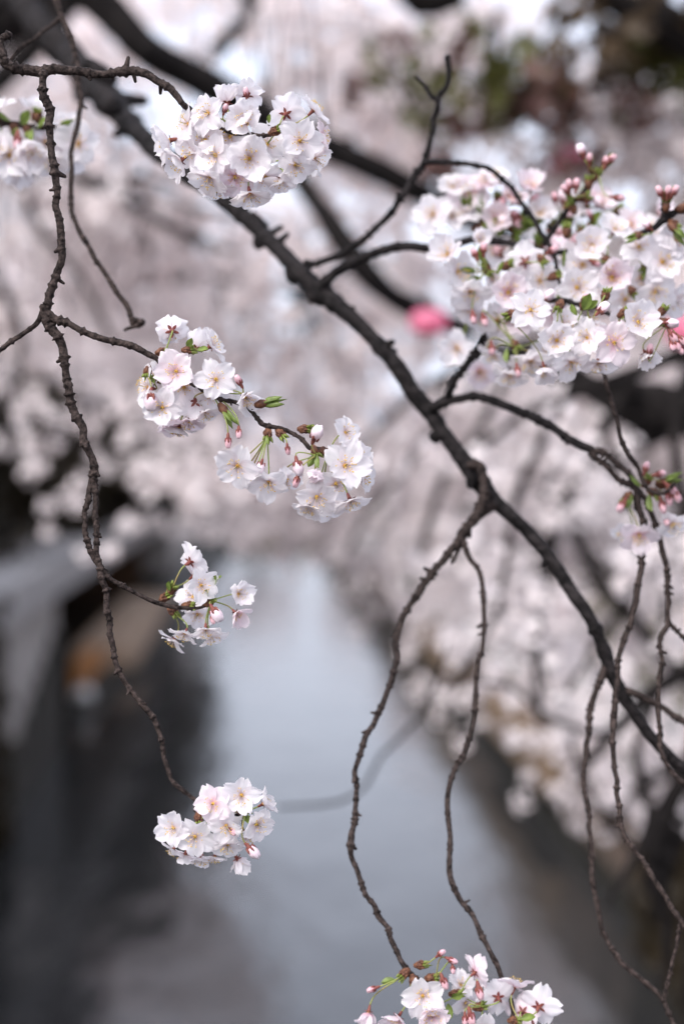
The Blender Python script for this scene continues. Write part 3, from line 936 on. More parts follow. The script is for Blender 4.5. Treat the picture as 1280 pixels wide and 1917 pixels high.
def young_leaf_mesh(seed):
    r = random.Random(seed)
    g = Geo()
    V, Q = [], []
    L, W_ = 0.013, 0.0036
    for j in range(8):
        v = j / 7
        hw = W_ * math.sin(math.pi * min(1, v * 0.96 + 0.03)) ** 0.8
        for i in range(5):
            u = i / 2 - 1
            V.append((L * v, hw * u, 0.004 * v * v + hw * abs(u) * 0.8 + 0.0003 * math.sin(20 * v + i)))
    for j in range(7):
        for i in range(4):
            Q.append((j * 5 + i, j * 5 + i + 1, (j + 1) * 5 + i + 1, (j + 1) * 5 + i))
    g.add(V, Q)
    return g.mesh('young_leaf', [M['green2']])


YLEAF = [young_leaf_mesh(500 + i) for i in range(3)]


# ------------------------------------------------------------------ near branches
def near_root(name, label, cat, base, group=None):
    return link(name, None, None, Matrix.Translation(base), label, cat, group)


def twig(root, base, pts, d0, d1=None, name='twig', bark='bark', sides=9, knots=(0.0105, 0.46), step=0.0014, ds=None):
    """pts: (x, y, r) photo pixels, depth from d0 to d1"""
    n_ = len(pts)
    thin = 0.84 if name in ('branch', 'stub') else 0.78
    if d1 is None:
        d1 = d0
    L = [0]
    for a, b_ in zip(pts, pts[1:]):
        L.append(L[-1] + math.hypot(b_[0] - a[0], b_[1] - a[1]))
    D = ds if ds else [d0 + (d1 - d0) * q / L[-1] for q in L]
    W_ = [P(x, y, d) - base for (x, y, r_), d in zip(pts, D)]
    R = [r_ * thin * d / F for (x, y, r_), d in zip(pts, D)]
    g = Geo()
    tube(g, W_, R, sides=sides, knots=knots, step=step, wob=0.05)
    return link(name, g.mesh(name, [M[bark]]), root)


def flower(root, base, rec, node, D, rnd, pink=False):
    x, y, fx, fy, fz, s = rec[:6]
    dz = rec[6] if len(rec) > 6 else -0.012 * fz
    kind = rec[7] if len(rec) > 7 else (0 if rnd.random() < 0.72 else 1)
    s = s / 37.0 * (D / 1.2) * rnd.uniform(0.92, 1.06)
    f = DIR(fx + rnd.uniform(-.12, .12), fy + rnd.uniform(-.12, .12), fz)
    c = P(x, y, D + dz) - base
    M4 = Matrix.Translation(c) @ rot_z_to(f, rnd.uniform(0, 6.28)) @ Matrix.Scale(s, 4)
    fl = link('flower', rnd.choice(CAL), root, M4)
    el = [0.16, 0.5, 1.12][kind] + rnd.uniform(-0.12, 0.14)
    odd = rnd.randrange(5) if rnd.random() < 0.45 else -1
    meshes = (PETP if (pink or kind == 2) else PET)[kind]
    for k in range(5):
        a = 2 * math.pi * k / 5 + rnd.uniform(-0.07, 0.07)
        e = el + rnd.uniform(-0.2, 0.2) + (rnd.uniform(0.25, 0.7) if k == odd else 0)
        pm = Matrix.Rotation(a, 4, 'Z') @ Matrix.Translation((0.0013, 0, 0.0001 + 0.00025 * (k % 2) + 0.0001 * k)) @ Matrix.Rotation(-e, 4, 'Y') @ Matrix.Rotation(rnd.uniform(-.2, .2), 4, 'X') @ Matrix.Scale(rnd.uniform(0.88, 1.06), 4)
        link('petal', rnd.choice(meshes), fl, pm)
    link('stamens', rnd.choice(STA if kind < 2 else STC), fl, Matrix.Rotation(rnd.uniform(0, 6), 4, 'Z'))
    stalk(fl, M4, node - base if node is not None else None, c, f, 0.0064 * s, rnd)
    return fl


def stalk(obj, M4, nd, c, f, back, rnd, r0=0.00062):
    if nd is None:
        return
    p3 = c - f * back
    d = (p3 - nd).length
    p2 = p3 - f * d * 0.35
    p1 = nd.lerp(p3, 0.25) - FWD * 0.003
    inv = M4.inverted()
    pts = []
    for i in range(7):
        t = i / 6
        q = nd * (1 - t) ** 3 + p1 * 3 * t * (1 - t) ** 2 + p2 * 3 * t * t * (1 - t) + p3 * t ** 3
        pts.append(inv @ q)
    sc = M4.to_scale().x
    g = Geo()
    tube(g, pts, [r0 / sc] * 6 + [r0 * 1.15 / sc], sides=6, step=0.004)
    link('pedicel', g.mesh('pedicel', [M['stem']]), obj)


def bud(root, base, rec, node, D, rnd):
    x, y, dx, dy, s, pale = rec[:6]
    dz = rec[6] if len(rec) > 6 else -0.012
    f = DIR(dx, dy, rnd.uniform(-.2, .4))
    c = P(x, y, D + dz) - base
    M4 = Matrix.Translation(c) @ rot_z_to(f, rnd.uniform(0, 6)) @ Matrix.Scale(s * D / 1.2, 4)
    o = link('flower_bud', rnd.choice(BUDW if pale else BUDP), root, M4)
    stalk(o, M4, node - base, c, f, 0.005 * s, rnd)


def cluster(root, base, D, nodes, flowers, buds=(), leaves=(), seed=1, spur_s=0.85, pinkish=0.08, half=0.25):
    """nodes: (x, y, dx, dy[, dz]); flowers: (x, y, fx, fy, fz, R px[, dz, kind])"""
    rnd = random.Random(seed)
    flowers = [f_ if len(f_) > 7 else (*f_[:6], f_[6] if len(f_) > 6 else -0.012 * f_[4], int(rnd.random() < half)) for f_ in flowers]
    np_ = []
    for nd in nodes:
        x, y, dx, dy = nd[:4]
        dz = nd[4] if len(nd) > 4 else 0.0
        p = P(x, y, D + dz)
        f = DIR(dx, dy, 0.25)
        tip = p + f * 0.008 * spur_s * D / 1.2
        np_.append((x + dx * 6, y - dy * 6, tip))
        link('bud_spur', rnd.choice(SPUR), root, Matrix.Translation(p - base) @ rot_z_to(f, rnd.uniform(0, 6)) @ Matrix.Scale(spur_s * D / 1.2, 4))
    def near(x, y):
        return min(np_, key=lambda q: (q[0] - x) ** 2 + (q[1] - y) ** 2)[2]
    for fr in flowers:
        flower(root, base, fr, near(fr[0], fr[1]), D, rnd, rnd.random() < pinkish)
    for br in buds:
        bud(root, base, br, near(br[0], br[1]), D, rnd)
    for (x, y, dx, dy, s, kind) in leaves:
        f = DIR(dx, dy, 0.3)
        if kind == 0:
            link('leaf_bud', rnd.choice(LEAFB), root, Matrix.Translation(P(x, y, D - 0.004) - base) @ rot_z_to(f, rnd.uniform(0, 6)) @ Matrix.Scale(s * D / 1.2, 4))
        else:
            q = rot_z_to(f) @ Matrix.Rotation(-math.pi / 2, 4, 'Y')
            link('young_leaf', rnd.choice(YLEAF), root, Matrix.Translation(P(x, y, D - 0.004) - base) @ q @ Matrix.Rotation(rnd.uniform(-1, 1), 4, 'X') @ Matrix.Scale(s * D / 1.2, 4))


# ---- A: knotty branch from the upper left edge with its hanging twigs
random.seed(21)
DA = 1.2
bA = P(-200, -40, DA)
A = near_root('cherry_branch', 'knotty grey branch from the upper left edge, its twigs carrying the blossom clusters in focus', 'branch', bA)
twig(A, bA, [(-200, -40, 13), (-90, 20, 12), (-25, 66, 10), (2, 95, 10), (14, 124, 11), (60, 132, 11), (100, 130, 11), (150, 132, 10), (200, 136, 10), (255, 134, 10), (295, 150, 9), (330, 178, 7.5), (352, 203, 6.5), (420, 245, 5), (508, 252, 4)], DA + .03, DA, name='branch')
twig(A, bA, [(12, 118, 8), (3, 98, 8), (2, 72, 8), (20, 62, 8.5)], DA, DA)
twig(A, bA, [(76, 132, 10), (80, 175, 10), (92, 225, 9), (98, 290, 9), (106, 345, 9), (105, 385, 9), (112, 430, 9.5), (119, 472, 9), (108, 512, 9), (95, 545, 9.5), (86, 578, 10)], DA)
twig(A, bA, [(84, 572, 8), (68, 608, 6), (32, 630, 5.5), (0, 655, 5), (-50, 690, 5)], DA)
twig(A, bA, [(86, 580, 12), (100, 592, 10), (150, 618, 8.5), (190, 632, 8), (235, 645, 8), (275, 662, 7.5), (300, 675, 6), (340, 705, 5), (380, 730, 5), (412, 747, 5), (438, 752, 4.5), (464, 767, 5), (482, 782, 5), (499, 794, 6), (525, 802, 5.5), (545, 812, 5), (565, 825, 5), (581, 838, 6), (605, 842, 5)], DA)
twig(A, bA, [(84, 580, 13), (94, 608, 12), (112, 645, 10.5), (122, 690, 10), (130, 735, 10), (148, 785, 10), (160, 825, 9), (172, 858, 9), (176, 890, 9)], DA)
twig(A, bA, [(174, 880, 8), (166, 925, 7), (159, 970, 7), (164, 1012, 7), (176, 1042, 7), (190, 1068, 7)], DA, knots=(0.008, 0.4))
twig(A, bA, [(175, 880, 8), (180, 925, 7), (181, 985, 7), (182, 1030, 7), (188, 1068, 8), (198, 1110, 7.5), (203, 1150, 7.5), (211, 1200, 7), (221, 1250, 6.5), (240, 1285, 6.5), (265, 1315, 6.5), (290, 1348, 6.5), (302, 1385, 6), (311, 1430, 6), (325, 1465, 5.5), (350, 1488, 5.5), (366, 1502, 5), (371, 1522, 4.5), (410, 1528, 3.5), (449, 1524, 3)], DA)
twig(A, bA, [(192, 1066, 7), (208, 1085, 6), (245, 1106, 5), (278, 1122, 5), (300, 1130, 5.5), (347, 1138, 5), (386, 1134, 3.5)], DA, DA + .03)
# upper cluster
cluster(A, bA, DA, [(430, 245, .3, .2, .01), (508, 248, .6, .2), (400, 275, -.4, -.5, .015), (480, 300, .2, -.8, .02)], [
    (460, 227, 0, .05, 1, 43), (466, 296, .1, -.25, 1, 44), (561, 263, .2, -.15, 1, 42), (390, 211, -.45, .1, .8, 37), (352, 232, -.75, .1, .5, 38, .005),
    (318, 262, -.85, -.1, .15, 40, .01), (404, 290, -.35, -.25, .8, 40, -.004), (392, 331, -.35, -.75, .4, 38), (553, 308, .2, -.6, .6, 36, -.005), (527, 334, -.1, -.85, .4, 34, 0),
    (468, 362, .1, -.85, .3, 40, .006), (535, 213, .15, .5, -.7, 38, .014), (586, 206, .6, .6, .1, 36, .004), (600, 255, .85, .1, .25, 36, .006), (588, 296, .7, -.5, .2, 36, .01),
    (463, 178, .05, .75, -.4, 34, .014), (425, 192, -.1, .7, -.2, 34, .012), (338, 300, -.6, -.5, .3, 38, .006), (407, 350, -.1, -.9, .2, 36, .012), (430, 255, -.2, .1, .9, 40, .008),
    (497, 330, .1, -.5, .5, 40, .014), (385, 262, -.3, .3, .8, 38, .006), (500, 270, .4, .1, .6, 38, .014), (360, 285, -.6, -.2, .6, 38, .004), (440, 330, .0, -.6, .6, 38, .008)],
    [(462, 178, -.1, .6, .9, 0, -.01), (420, 207, .3, .8, .8, 0)], [(503, 230, .3, .8, .6, 1)], seed=31, half=.12)
# middle left cluster and the sprays along the same twig
cluster(A, bA, DA, [(296, 660, .9, .1), (278, 688, -.1, -.8), (345, 655, .9, 0), (330, 700, .3, -.6, .01), (385, 722, .3, -.3, .01)], [
    (322, 619, -.1, .25, -1, 43, .006), (330, 695, -.1, 0, 1, 40), (404, 710, .1, .05, 1, 43), (304, 763, -.2, -.2, .95, 42), (277, 725, -.75, .1, .5, 38, .006),
    (394, 648, .6, .45, .2, 38, .004), (368, 652, .3, .5, -.4, 34, .014), (366, 752, .1, -.35, -.7, 36, .004), (459, 744, .45, -.55, .55, 34, -.002, 1), (355, 785, 0, -.85, .3, 36, .004),
    (336, 800, -.1, -.9, -.1, 36, .01), (382, 772, .3, -.7, .3, 34, .004), (290, 712, -.5, .3, .4, 36, .012), (345, 725, .1, -.1, .9, 38, .008), (325, 780, -.1, -.6, .3, 36, .01), (395, 740, .2, -.3, .8, 36, .006)],
    [(283, 740, 0, -1, 1.25, 1, -.016), (449, 717, -.4, .7, 1.0, 0), (427, 822, 0, -1, 1.0, 0), (447, 806, .05, -1, .9, 0)],
    [(480, 758, 1, .22, 1.35, 0), (412, 758, .6, -.75, 1.35, 0), (350, 648, .3, .5, .8, 1), (368, 655, .9, -.2, .9, 1), (286, 700, .5, -.8, .7, 1)], seed=32, half=.12)
cluster(A, bA, DA, [(502, 804, -.1, -1), (520, 806, .6, -.7), (562, 803, 1, 0), (587, 838, .3, -.8), (600, 842, .8, -.4)], [
    (445, 872, -.15, -.25, .9, 43), (503, 902, 0, -.75, .55, 38), (591, 894, 0, .1, 1, 34, -.014, 2), (646, 872, .2, 0, 1, 45), (646, 810, .6, .25, .7, 34), (593, 930, -.1, -.55, .8, 40),
    (577, 948, -.25, -.8, .3, 34), (655, 936, .35, -.8, .3, 40), (676, 890, .7, -.2, .4, 38, .01), (648, 842, .5, .2, .2, 36, .014), (455, 880, -.3, -.3, .4, 36, .016), (628, 905, .1, -.5, .7, 38, .006), (668, 862, .5, .1, .6, 36, .01), (535, 896, .2, -.6, .5, 34, .012), (470, 893, -.1, -.6, .6, 36, .01), (610, 945, .1, -.7, .5, 36, .01)],
    [(556, 866, .2, -.9, 1.1, 1), (556, 896, -.25, -.9, 1.0, 0), (589, 820, .2, .4, 1.2, 1), (538, 838, .1, -.95, .8, 0), (489, 868, -.2, -.8, .9, 1), (480, 884, -.2, -.9, .7, 0)],
    [(595, 850, .3, -.9, 1.0, 1), (610, 846, .9, -.5, 1.0, 1), (590, 850, -.4, -.8, .9, 1), (500, 815, .3, -.7, .7, 1)], seed=33, pinkish=.05, half=0)
# small cluster right of the forked twig
cluster(A, bA, DA + .03, [(303, 1122, .5, .3), (318, 1140, .7, -.6), (345, 1134, .9, .0), (384, 1130, .6, .3), (316, 1112, .5, .8)], [
    (356, 1052, .45, .45, -.55, 36, .004), (376, 1096, .45, .05, .8, 35), (446, 1112, .6, .0, .55, 30, .0, 1), (441, 1148, .5, -.6, .45, 30, .004, 1), (385, 1178, .15, -.8, .45, 32), (346, 1186, -.3, -.8, .35, 30),
    (326, 1196, -.4, -.8, .1, 28, .014), (396, 1190, .3, -.8, .3, 32, .01), (362, 1118, -.1, .2, .4, 32, .02), (370, 1150, .1, -.3, .5, 32, .022), (362, 1078, .3, .4, .1, 30, .018)],
    [(400, 1142, .4, -.6, 1.1, 1), (398, 1155, .2, -1, .8, 0)], [(400, 1096, .4, .8, .8, 1), (404, 1088, .7, .3, .6, 1), (384, 1124, .3, .7, .9, 1), (318, 1108, .2, .9, .8, 1)], seed=34)
# lowest hanging cluster
cluster(A, bA, DA, [(371, 1524, .1, -.8), (449, 1520, .4, .2), (400, 1545, .3, -.5, .012)], [
    (399, 1505, -.1, .1, 1, 34), (452, 1489, .05, -.1, 1, 37), (325, 1550, -.45, -.15, .8, 33), (365, 1567, 0, -.1, 1, 35), (423, 1546, .1, -.2, .95, 34), (480, 1544, .6, -.1, .7, 34),
    (426, 1582, .1, -.7, .6, 32), (444, 1608, .4, -.8, -.3, 30, .006, 1), (378, 1605, 0, -.9, .1, 30, .01), (492, 1506, .7, .4, .1, 28, .008, 1), (347, 1600, -.3, -.85, .1, 30, .012), (325, 1590, -.5, -.7, .1, 26, .01),
    (402, 1604, -.1, -.8, .4, 26, .004), (425, 1520, .0, .3, .6, 30, .012), (462, 1565, .4, -.4, .3, 34, .014)],
    [(467, 1588, .6, -.7, 1.1, 1), (432, 1552, .5, -.6, .9, 0)], [(446, 1520, .5, .5, 1.0, 1), (385, 1540, .6, -.6, 1.0, 1), (456, 1530, .7, -.5, 1, 1)], seed=35, pinkish=.05, half=.1)

# ---- B: main diagonal branch
random.seed(22)
bB = P(-160, -200, 2.1)
B = near_root('cherry_branch', 'long dark diagonal branch bearing the big blossom mass and the long bare hanging twigs', 'branch', bB)
mb = [(-160, -200, 34), (-30, -75, 33), (60, 30, 32), (150, 125, 31), (205, 190, 29), (260, 246, 23), (320, 300, 20), (400, 358, 19), (450, 400, 18), (520, 465, 18), (560, 508, 21), (600, 545, 20), (650, 590, 18), (700, 640, 17), (745, 690, 18),
      (775, 735, 17), (802, 765, 19), (835, 815, 17), (870, 865, 18), (900, 905, 20), (930, 940, 17), (980, 985, 14), (1035, 1055, 15), (1070, 1108, 15), (1105, 1160, 15), (1130, 1215, 15), (1148, 1262, 15), (1180, 1320, 14), (1225, 1385, 13), (1290, 1450, 12), (1400, 1540, 12)]
dsb = [2.6, 2.4, 2.2, 2.02, 1.9, 1.79, 1.71, 1.62, 1.60, 1.57, 1.55, 1.54, 1.52, 1.51, 1.50, 1.5, 1.5, 1.49, 1.48, 1.47, 1.46, 1.45, 1.44, 1.43, 1.42, 1.42, 1.42, 1.42, 1.42, 1.42, 1.42]
twig(B, bB, mb, 1.6, ds=dsb, name='branch', bark='bark_dark', sides=14, knots=(0.05, 0.16), step=0.004)
# short stubs and swellings on the main branch
for (x0, y0, x1, y1, r, d) in [(490, 440, 482, 462, 16, 1.585), (548, 500, 548, 525, 19, 1.555), (585, 545, 584, 566, 12, 1.54), (500, 440, 528, 424, 7, 1.58), (470, 400, 500, 425, 10, 1.59), (715, 650, 742, 658, 7, 1.51), (330, 290, 345, 280, 9, 1.65),
                             (1040, 1062, 1056, 1072, 11, 1.44), (1105, 1180, 1124, 1192, 10, 1.42), (200, 190, 222, 205, 26, 1.72), (810, 810, 818, 826, 13, 1.49), (655, 590, 662, 574, 7, 1.52), (885, 880, 880, 912, 13, 1.46), (160, 120, 215, 150, 20, 1.76)]:
    twig(B, bB, [(x0, y0, r), ((x0 + x1) / 2, (y0 + y1) / 2, r), (x1, y1, r * .75)], d, name='stub', bark='bark_dark', knots=None, step=.003)
twig(B, bB, [(568, 490, 9), (600, 492, 8), (645, 470, 8), (690, 440, 8), (725, 405, 8), (758, 360, 8), (785, 318, 8), (792, 300, 8), (805, 262, 7), (815, 215, 7), (822, 188, 7), (836, 160, 6.5), (840, 130, 6), (836, 103, 6.5)], 1.53, 1.46, bark='bark_dark')
twig(B, bB, [(821, 190, 6), (808, 178, 5.5), (795, 160, 5), (779, 143, 4)], 1.46, bark='bark_dark')
twig(B, bB, [(790, 303, 7), (830, 302, 6.5), (870, 304, 6), (915, 316, 6), (950, 345, 6), (985, 392, 5.5), (1012, 430, 5.5), (1035, 480, 5.5), (1050, 530, 5)], 1.48, 1.42, bark='bark_dark')
twig(B, bB, [(598, 535, 16), (625, 512, 13), (660, 490, 12), (700, 474, 11), (760, 460, 11), (820, 463, 10), (880, 450, 9), (950, 452, 8), (1020, 470, 7), (1080, 470, 6)], 1.53, 1.44, bark='bark_dark', knots=(.02, .25))
twig(B, bB, [(812, 768, 12), (830, 750, 9), (850, 715, 8.5), (880, 672, 8.5), (910, 628, 8), (945, 598, 8), (975, 583, 7), (1030, 560, 6.5), (1090, 570, 5), (1150, 590, 4), (1235, 600, 4)], 1.49, 1.29, bark='bark_dark')
twig(B, bB, [(808, 768, 13), (850, 750, 10.5), (890, 744, 10), (945, 757, 10), (990, 778, 10), (1040, 808, 10), (1080, 832, 10), (1108, 842, 10)], 1.49, 1.4, bark='bark_dark', knots=(.016, .25))
twig(B, bB, [(1105, 840, 8), (1135, 850, 7.5), (1165, 876, 7.5), (1186, 908, 8), (1196, 950, 8), (1205, 995, 8), (1201, 1040, 8), (1194, 1090, 7.5), (1187, 1140, 7), (1168, 1200, 7), (1158, 1245, 7), (1152, 1300, 7), (1147, 1360, 7.5), (1150, 1430, 6.5), (1158, 1510, 6.5),
             (1168, 1560, 6.5), (1205, 1615, 6.5), (1240, 1670, 6), (1270, 1715, 6.5), (1300, 1770, 6)], 1.4, 1.3)
twig(B, bB, [(1106, 846, 7), (1135, 872, 7), (1160, 898, 7), (1190, 915, 8), (1215, 950, 7.5), (1232, 1000, 7), (1248, 1055, 7), (1250, 1110, 6.5), (1252, 1165, 6.5), (1238, 1195, 6), (1236, 1250, 5.5), (1232, 1310, 6), (1235, 1370, 6), (1247, 1430, 6), (1300, 1490, 6)], 1.4, 1.34)
twig(B, bB, [(1252, 1165, 6), (1270, 1185, 5), (1310, 1220, 5)], 1.37)
twig(B, bB, [(875, 868, 12), (900, 872, 12), (908, 900, 11), (903, 935, 11), (888, 968, 12), (862, 1008, 11), (838, 1040, 9), (800, 1082, 8), (768, 1135, 8), (752, 1160, 8), (745, 1200, 7.5), (738, 1250, 7), (722, 1300, 7), (690, 1370, 7), (674, 1410, 7), (665, 1450, 6.5), (664, 1500, 6.5), (658, 1580, 8), (662, 1615, 6.5),
             (680, 1660, 6.5), (710, 1715, 6.5), (735, 1765, 6.5), (755, 1805, 7), (775, 1830, 6), (800, 1845, 5)], 1.45, 1.26)
twig(B, bB, [(925, 945, 14), (905, 958, 11), (885, 975, 9)], 1.45)
twig(B, bB, [(882, 975, 9), (868, 1005, 8), (862, 1020, 6), (845, 1054, 4)], 1.43)
twig(B, bB, [(866, 1010, 7), (878, 1042, 6), (896, 1070, 6), (905, 1120, 6), (905, 1180, 6), (898, 1240, 6), (888, 1300, 6.5), (886, 1345, 6), (870, 1405, 6), (845, 1455, 6.5), (838, 1510, 6), (842, 1570, 6), (841, 1635, 6.5), (858, 1680, 6.5), (885, 1715, 6.5), (905, 1760, 6), (925, 1800, 6.5), (945, 1845, 6.5), (960, 1890, 5.5), (958, 1915, 5)], 1.42, 1.27)
twig(B, bB, [(1132, 1250, 10), (1118, 1285, 8), (1105, 1330, 7.5), (1098, 1390, 7), (1092, 1450, 7), (1098, 1510, 6.5), (1108, 1570, 6.5), (1110, 1640, 6.5), (1118, 1700, 6), (1132, 1750, 6), (1155, 1790, 6), (1195, 1830, 6), (1235, 1865, 6), (1255, 1905, 5.5), (1275, 1960, 5)], 1.42, 1.32)
twig(B, bB, [(1160, 1290, 9), (1200, 1305, 8), (1240, 1328, 7.5), (1300, 1362, 7)], 1.42, 1.4)
twig(B, bB, [(1274, 1725, 5), (1264, 1780, 4.5), (1252, 1830, 4.5), (1243, 1875, 4)], 1.31)
# blossom spray at the bottom edge
cluster(B, bB, 1.26, [(762, 1818, -.5, -.4), (780, 1808, 1, .2), (800, 1832, 1, .1), (772, 1830, .2, -.8), (845, 1862, .8, .1), (890, 1888, .7, .3), (955, 1912, .9, .1)], [
    (791, 1865, 0, .15, 1, 40), (808, 1900, .1, -.2, 1, 42), (745, 1905, -.4, -.5, .6, 38), (888, 1822, .55, .35, -.4, 32), (862, 1845, .2, .2, .3, 28, .012), (932, 1868, -.1, .2, -.9, 38, .006),
    (962, 1850, .3, .8, -.3, 34, .014), (1008, 1886, .35, .3, -.9, 40), (870, 1878, .2, -.2, .5, 30, .014), (978, 1895, .2, -.1, -.4, 34, .014), (1000, 1925, .3, -.7, .4, 34), (905, 1925, 0, -.5, .7, 36), (690, 1895, -.2, -.9, .2, 30, -.01, 2)],
    [(701, 1851, -.9, -.3, .9, 0), (822, 1788, .6, .5, .8, 0), (842, 1797, .5, -.2, .9, 0), (847, 1812, .1, -.9, .7, 0), (829, 1835, .3, -.8, 1.1, 0), (896, 1852, .2, -.9, 1.2, 0), (880, 1900, .2, -.9, 1.2, 0), (870, 1906, 0, -.9, .9, 0)],
    [(845, 1868, .7, .5, 1, 1), (740, 1835, -.8, -.2, .9, 1), (838, 1880, .3, -.9, .9, 1), (778, 1835, 0, -.9, 1, 1), (975, 1908, 1, .1, 1, 1)], seed=41, pinkish=.3)
# the big blossom mass: front layer
cluster(B, bB, 1.29, [(1090, 575, .2, .5), (1050, 565, -.3, -.6), (1160, 590, .6, .4), (1235, 600, .8, -.4), (1232, 588, .6, .6), (960, 585, -.5, -.3), (1130, 560, .2, .6)], [
    (993, 580, .05, 0, 1, 42), (1042, 637, 0, -.1, 1, 41), (1149, 641, .05, -.2, 1, 43), (1194, 603, .1, .1, 1, 42), (1099, 632, -.35, 0, .85, 36), (1208, 662, .15, -.75, .6, 32, 0, 1), (1069, 677, .1, -.7, .5, 36, .01),
    (1110, 605, .2, .7, .1, 26, .01), (1018, 688, .1, -.6, .3, 34, .012), (1120, 678, 0, -.8, .3, 34, .01), (1165, 612, -.1, .2, .7, 36, .01), (1060, 610, 0, .2, .7, 36, .014)],
    [(1094, 565, .1, 1, 1, 0, .0), (1122, 583, .6, .6, 1.0, 1), (1215, 660, .1, .9, 1, 0), (1247, 604, .9, -.1, 1.0, 1), (1228, 600, .2, .9, .8, 0), (1256, 625, .5, -.8, 1.1, 0), (1264, 640, .4, -.9, 1.1, 0), (1272, 632, .6, -.7, 1.0, 0), (1256, 643, .2, -.9, .9, 0), (1270, 650, .5, -.8, .9, 0)],
    [(1092, 580, .3, .8, 1.2, 1), (1098, 578, .8, .5, .9, 1), (1080, 590, -.3, .6, .8, 1)], seed=42, pinkish=.1)
# middle layer
cluster(B, bB, 1.38, [(915, 510, -.3, .5), (905, 500, .5, -.6), (1030, 520, .5, .2), (1010, 480, .2, -.4), (1130, 480, .3, -.6), (1210, 495, -.2, -.4), (960, 640, .3, -.5), (1050, 545, .5, -.5), (940, 500, .6, .2), (1180, 540, .4, -.6), (1060, 440, .1, .8)], [
    (1145, 519, 0, 0, 1, 45), (1080, 538, -.1, -.1, 1, 41), (951, 547, 0, -.1, 1, 42), (983, 490, 0, .2, -.95, 41), (1240, 490, .1, 0, 1, 44), (1225, 545, .1, -.5, .8, 40), (1195, 462, 0, .2, .8, 40), (856, 508, .55, -.1, .6, 40),
    (838, 476, -.4, .3, .7, 38), (880, 545, -.1, -.7, .5, 38), (925, 662, -.3, -.7, .3, 34, .02), (993, 675, 0, -.7, .4, 40), (955, 702, -.2, -.8, .3, 36), (1010, 525, .2, .1, .8, 38, .014), (905, 590, -.4, -.4, .5, 38, .02),
    (1107, 460, 0, .2, .8, 40, .01), (1090, 495, -.2, .0, .9, 38, .014), (1262, 450, .2, .2, .8, 40), (1260, 560, .3, -.4, .7, 40, .02), (1040, 590, .1, -.2, .7, 38, .03), (1170, 560, .1, -.3, .8, 38, .02), (920, 520, .6, -.3, .3, 32, .014),
    (1150, 430, .2, .5, .6, 36, .02), (1075, 620, .0, -.3, .7, 40, .03), (1200, 520, .0, .0, .9, 38, .02), (930, 600, .1, -.3, .8, 38, .03), (1030, 650, 0, -.4, .6, 38, .03), (895, 450, .2, .2, .7, 30, .03), (875, 570, -.3, -.5, .5, 34, .02), (965, 600, .1, .2, .7, 34, .03)],
    [(905, 470, 0, .9, 1, 0), (890, 478, -.3, .8, 1, 0), (1030, 470, .6, .3, 1, 0), (885, 590, .1, -.9, 1, 0), (905, 595, .2, -.9, 1, 0), (1110, 490, .5, -.2, .9, 0), (920, 648, .1, -.9, 1, 0), (968, 690, .1, -.8, 1, 0), (1020, 560, .4, .4, 1, 1)],
    [(908, 495, .0, 1, 1.3, 1), (900, 520, -.6, -.5, 1.1, 1), (890, 510, -.8, -.1, 1, 1), (930, 515, .5, .5, 1, 1), (1045, 540, .3, -.9, 1.2, 1), (1055, 500, .3, .8, 1.1, 1), (1210, 500, 0, -.9, 1, 1), (950, 650, .2, -.9, 1.1, 1), (1045, 562, .1, -.9, 1, 1)], seed=43, pinkish=.12)
# back layer, more buds and greens
bk_nodes = [(860, 420, .2, .4), (900, 430, .3, .4), (965, 430, 0, -.7), (1000, 410, .2, .6), (1030, 430, .3, .5), (1065, 420, 0, .8), (930, 380, .1, .7), (1090, 400, .2, .5), (1040, 460, .2, -.4), (1150, 400, .4, .4), (1010, 455, -.4, -.5), (1100, 430, .4, -.2)]
rr = random.Random(77)
bk_fl = [(810, 401, -.2, .1, 1, 42), (845, 405, .3, .1, .8, 36), (878, 362, -.1, .3, .9, 42), (993, 352, .1, .5, .8, 40), (1030, 372, .2, .4, .8, 38), (930, 410, 0, 0, .9, 40), (960, 375, 0, .4, .8, 38), (1075, 370, .2, .5, .7, 38),
         (1120, 380, .3, .4, .7, 36), (1125, 430, .2, .1, .9, 38), (1010, 400, -.1, .2, .9, 36), (850, 350, -.2, .5, .7, 38), (905, 345, 0, .6, .6, 38), (1180, 420, .3, .3, .8, 38), (820, 440, -.4, -.2, .8, 34), (870, 390, .1, .2, .8, 36),
         (855, 652, -.3, -.1, .9, 40), (898, 695, -.1, -.6, .7, 38), (925, 470, -.1, -.2, .8, 38), (1160, 480, 0, 0, .9, 40), (1060, 480, 0, -.1, .9, 40), (925, 330, 0, .6, .5, 34), (1220, 430, .3, .3, .8, 38), (1235, 400, .3, .5, .6, 32), (970, 540, 0, 0, 1, 40), (1110, 550, 0, 0, 1, 40), (1010, 600, 0, -.1, 1, 40), (1200, 570, .1, -.1, 1, 40), (1060, 400, .1, .5, .7, 34)]
bk_bud = [(rr.uniform(930, 1150), rr.uniform(370, 480), rr.uniform(-.7, .7), rr.uniform(-.8, 1), rr.uniform(.9, 1.2), int(rr.random() < .2)) for _ in range(34)]
bk_leaf = [(rr.uniform(880, 1110), rr.uniform(370, 470), rr.uniform(-.8, .8), rr.uniform(-.6, 1), rr.uniform(1, 1.4), int(rr.random() < .6)) for _ in range(26)]
cluster(B, bB, 1.5, bk_nodes, [(*q[:5], q[5] * .88) for i_, q in enumerate(bk_fl) if i_ % 5 != 4], bk_bud, bk_leaf, seed=44, pinkish=.2)
twig(B, bB, [(1020, 455, 7), (1052, 405, 7), (1076, 375, 6.5), (1099, 350, 6.5), (1118, 326, 6)], 1.44, 1.42, bark='bark_dark')
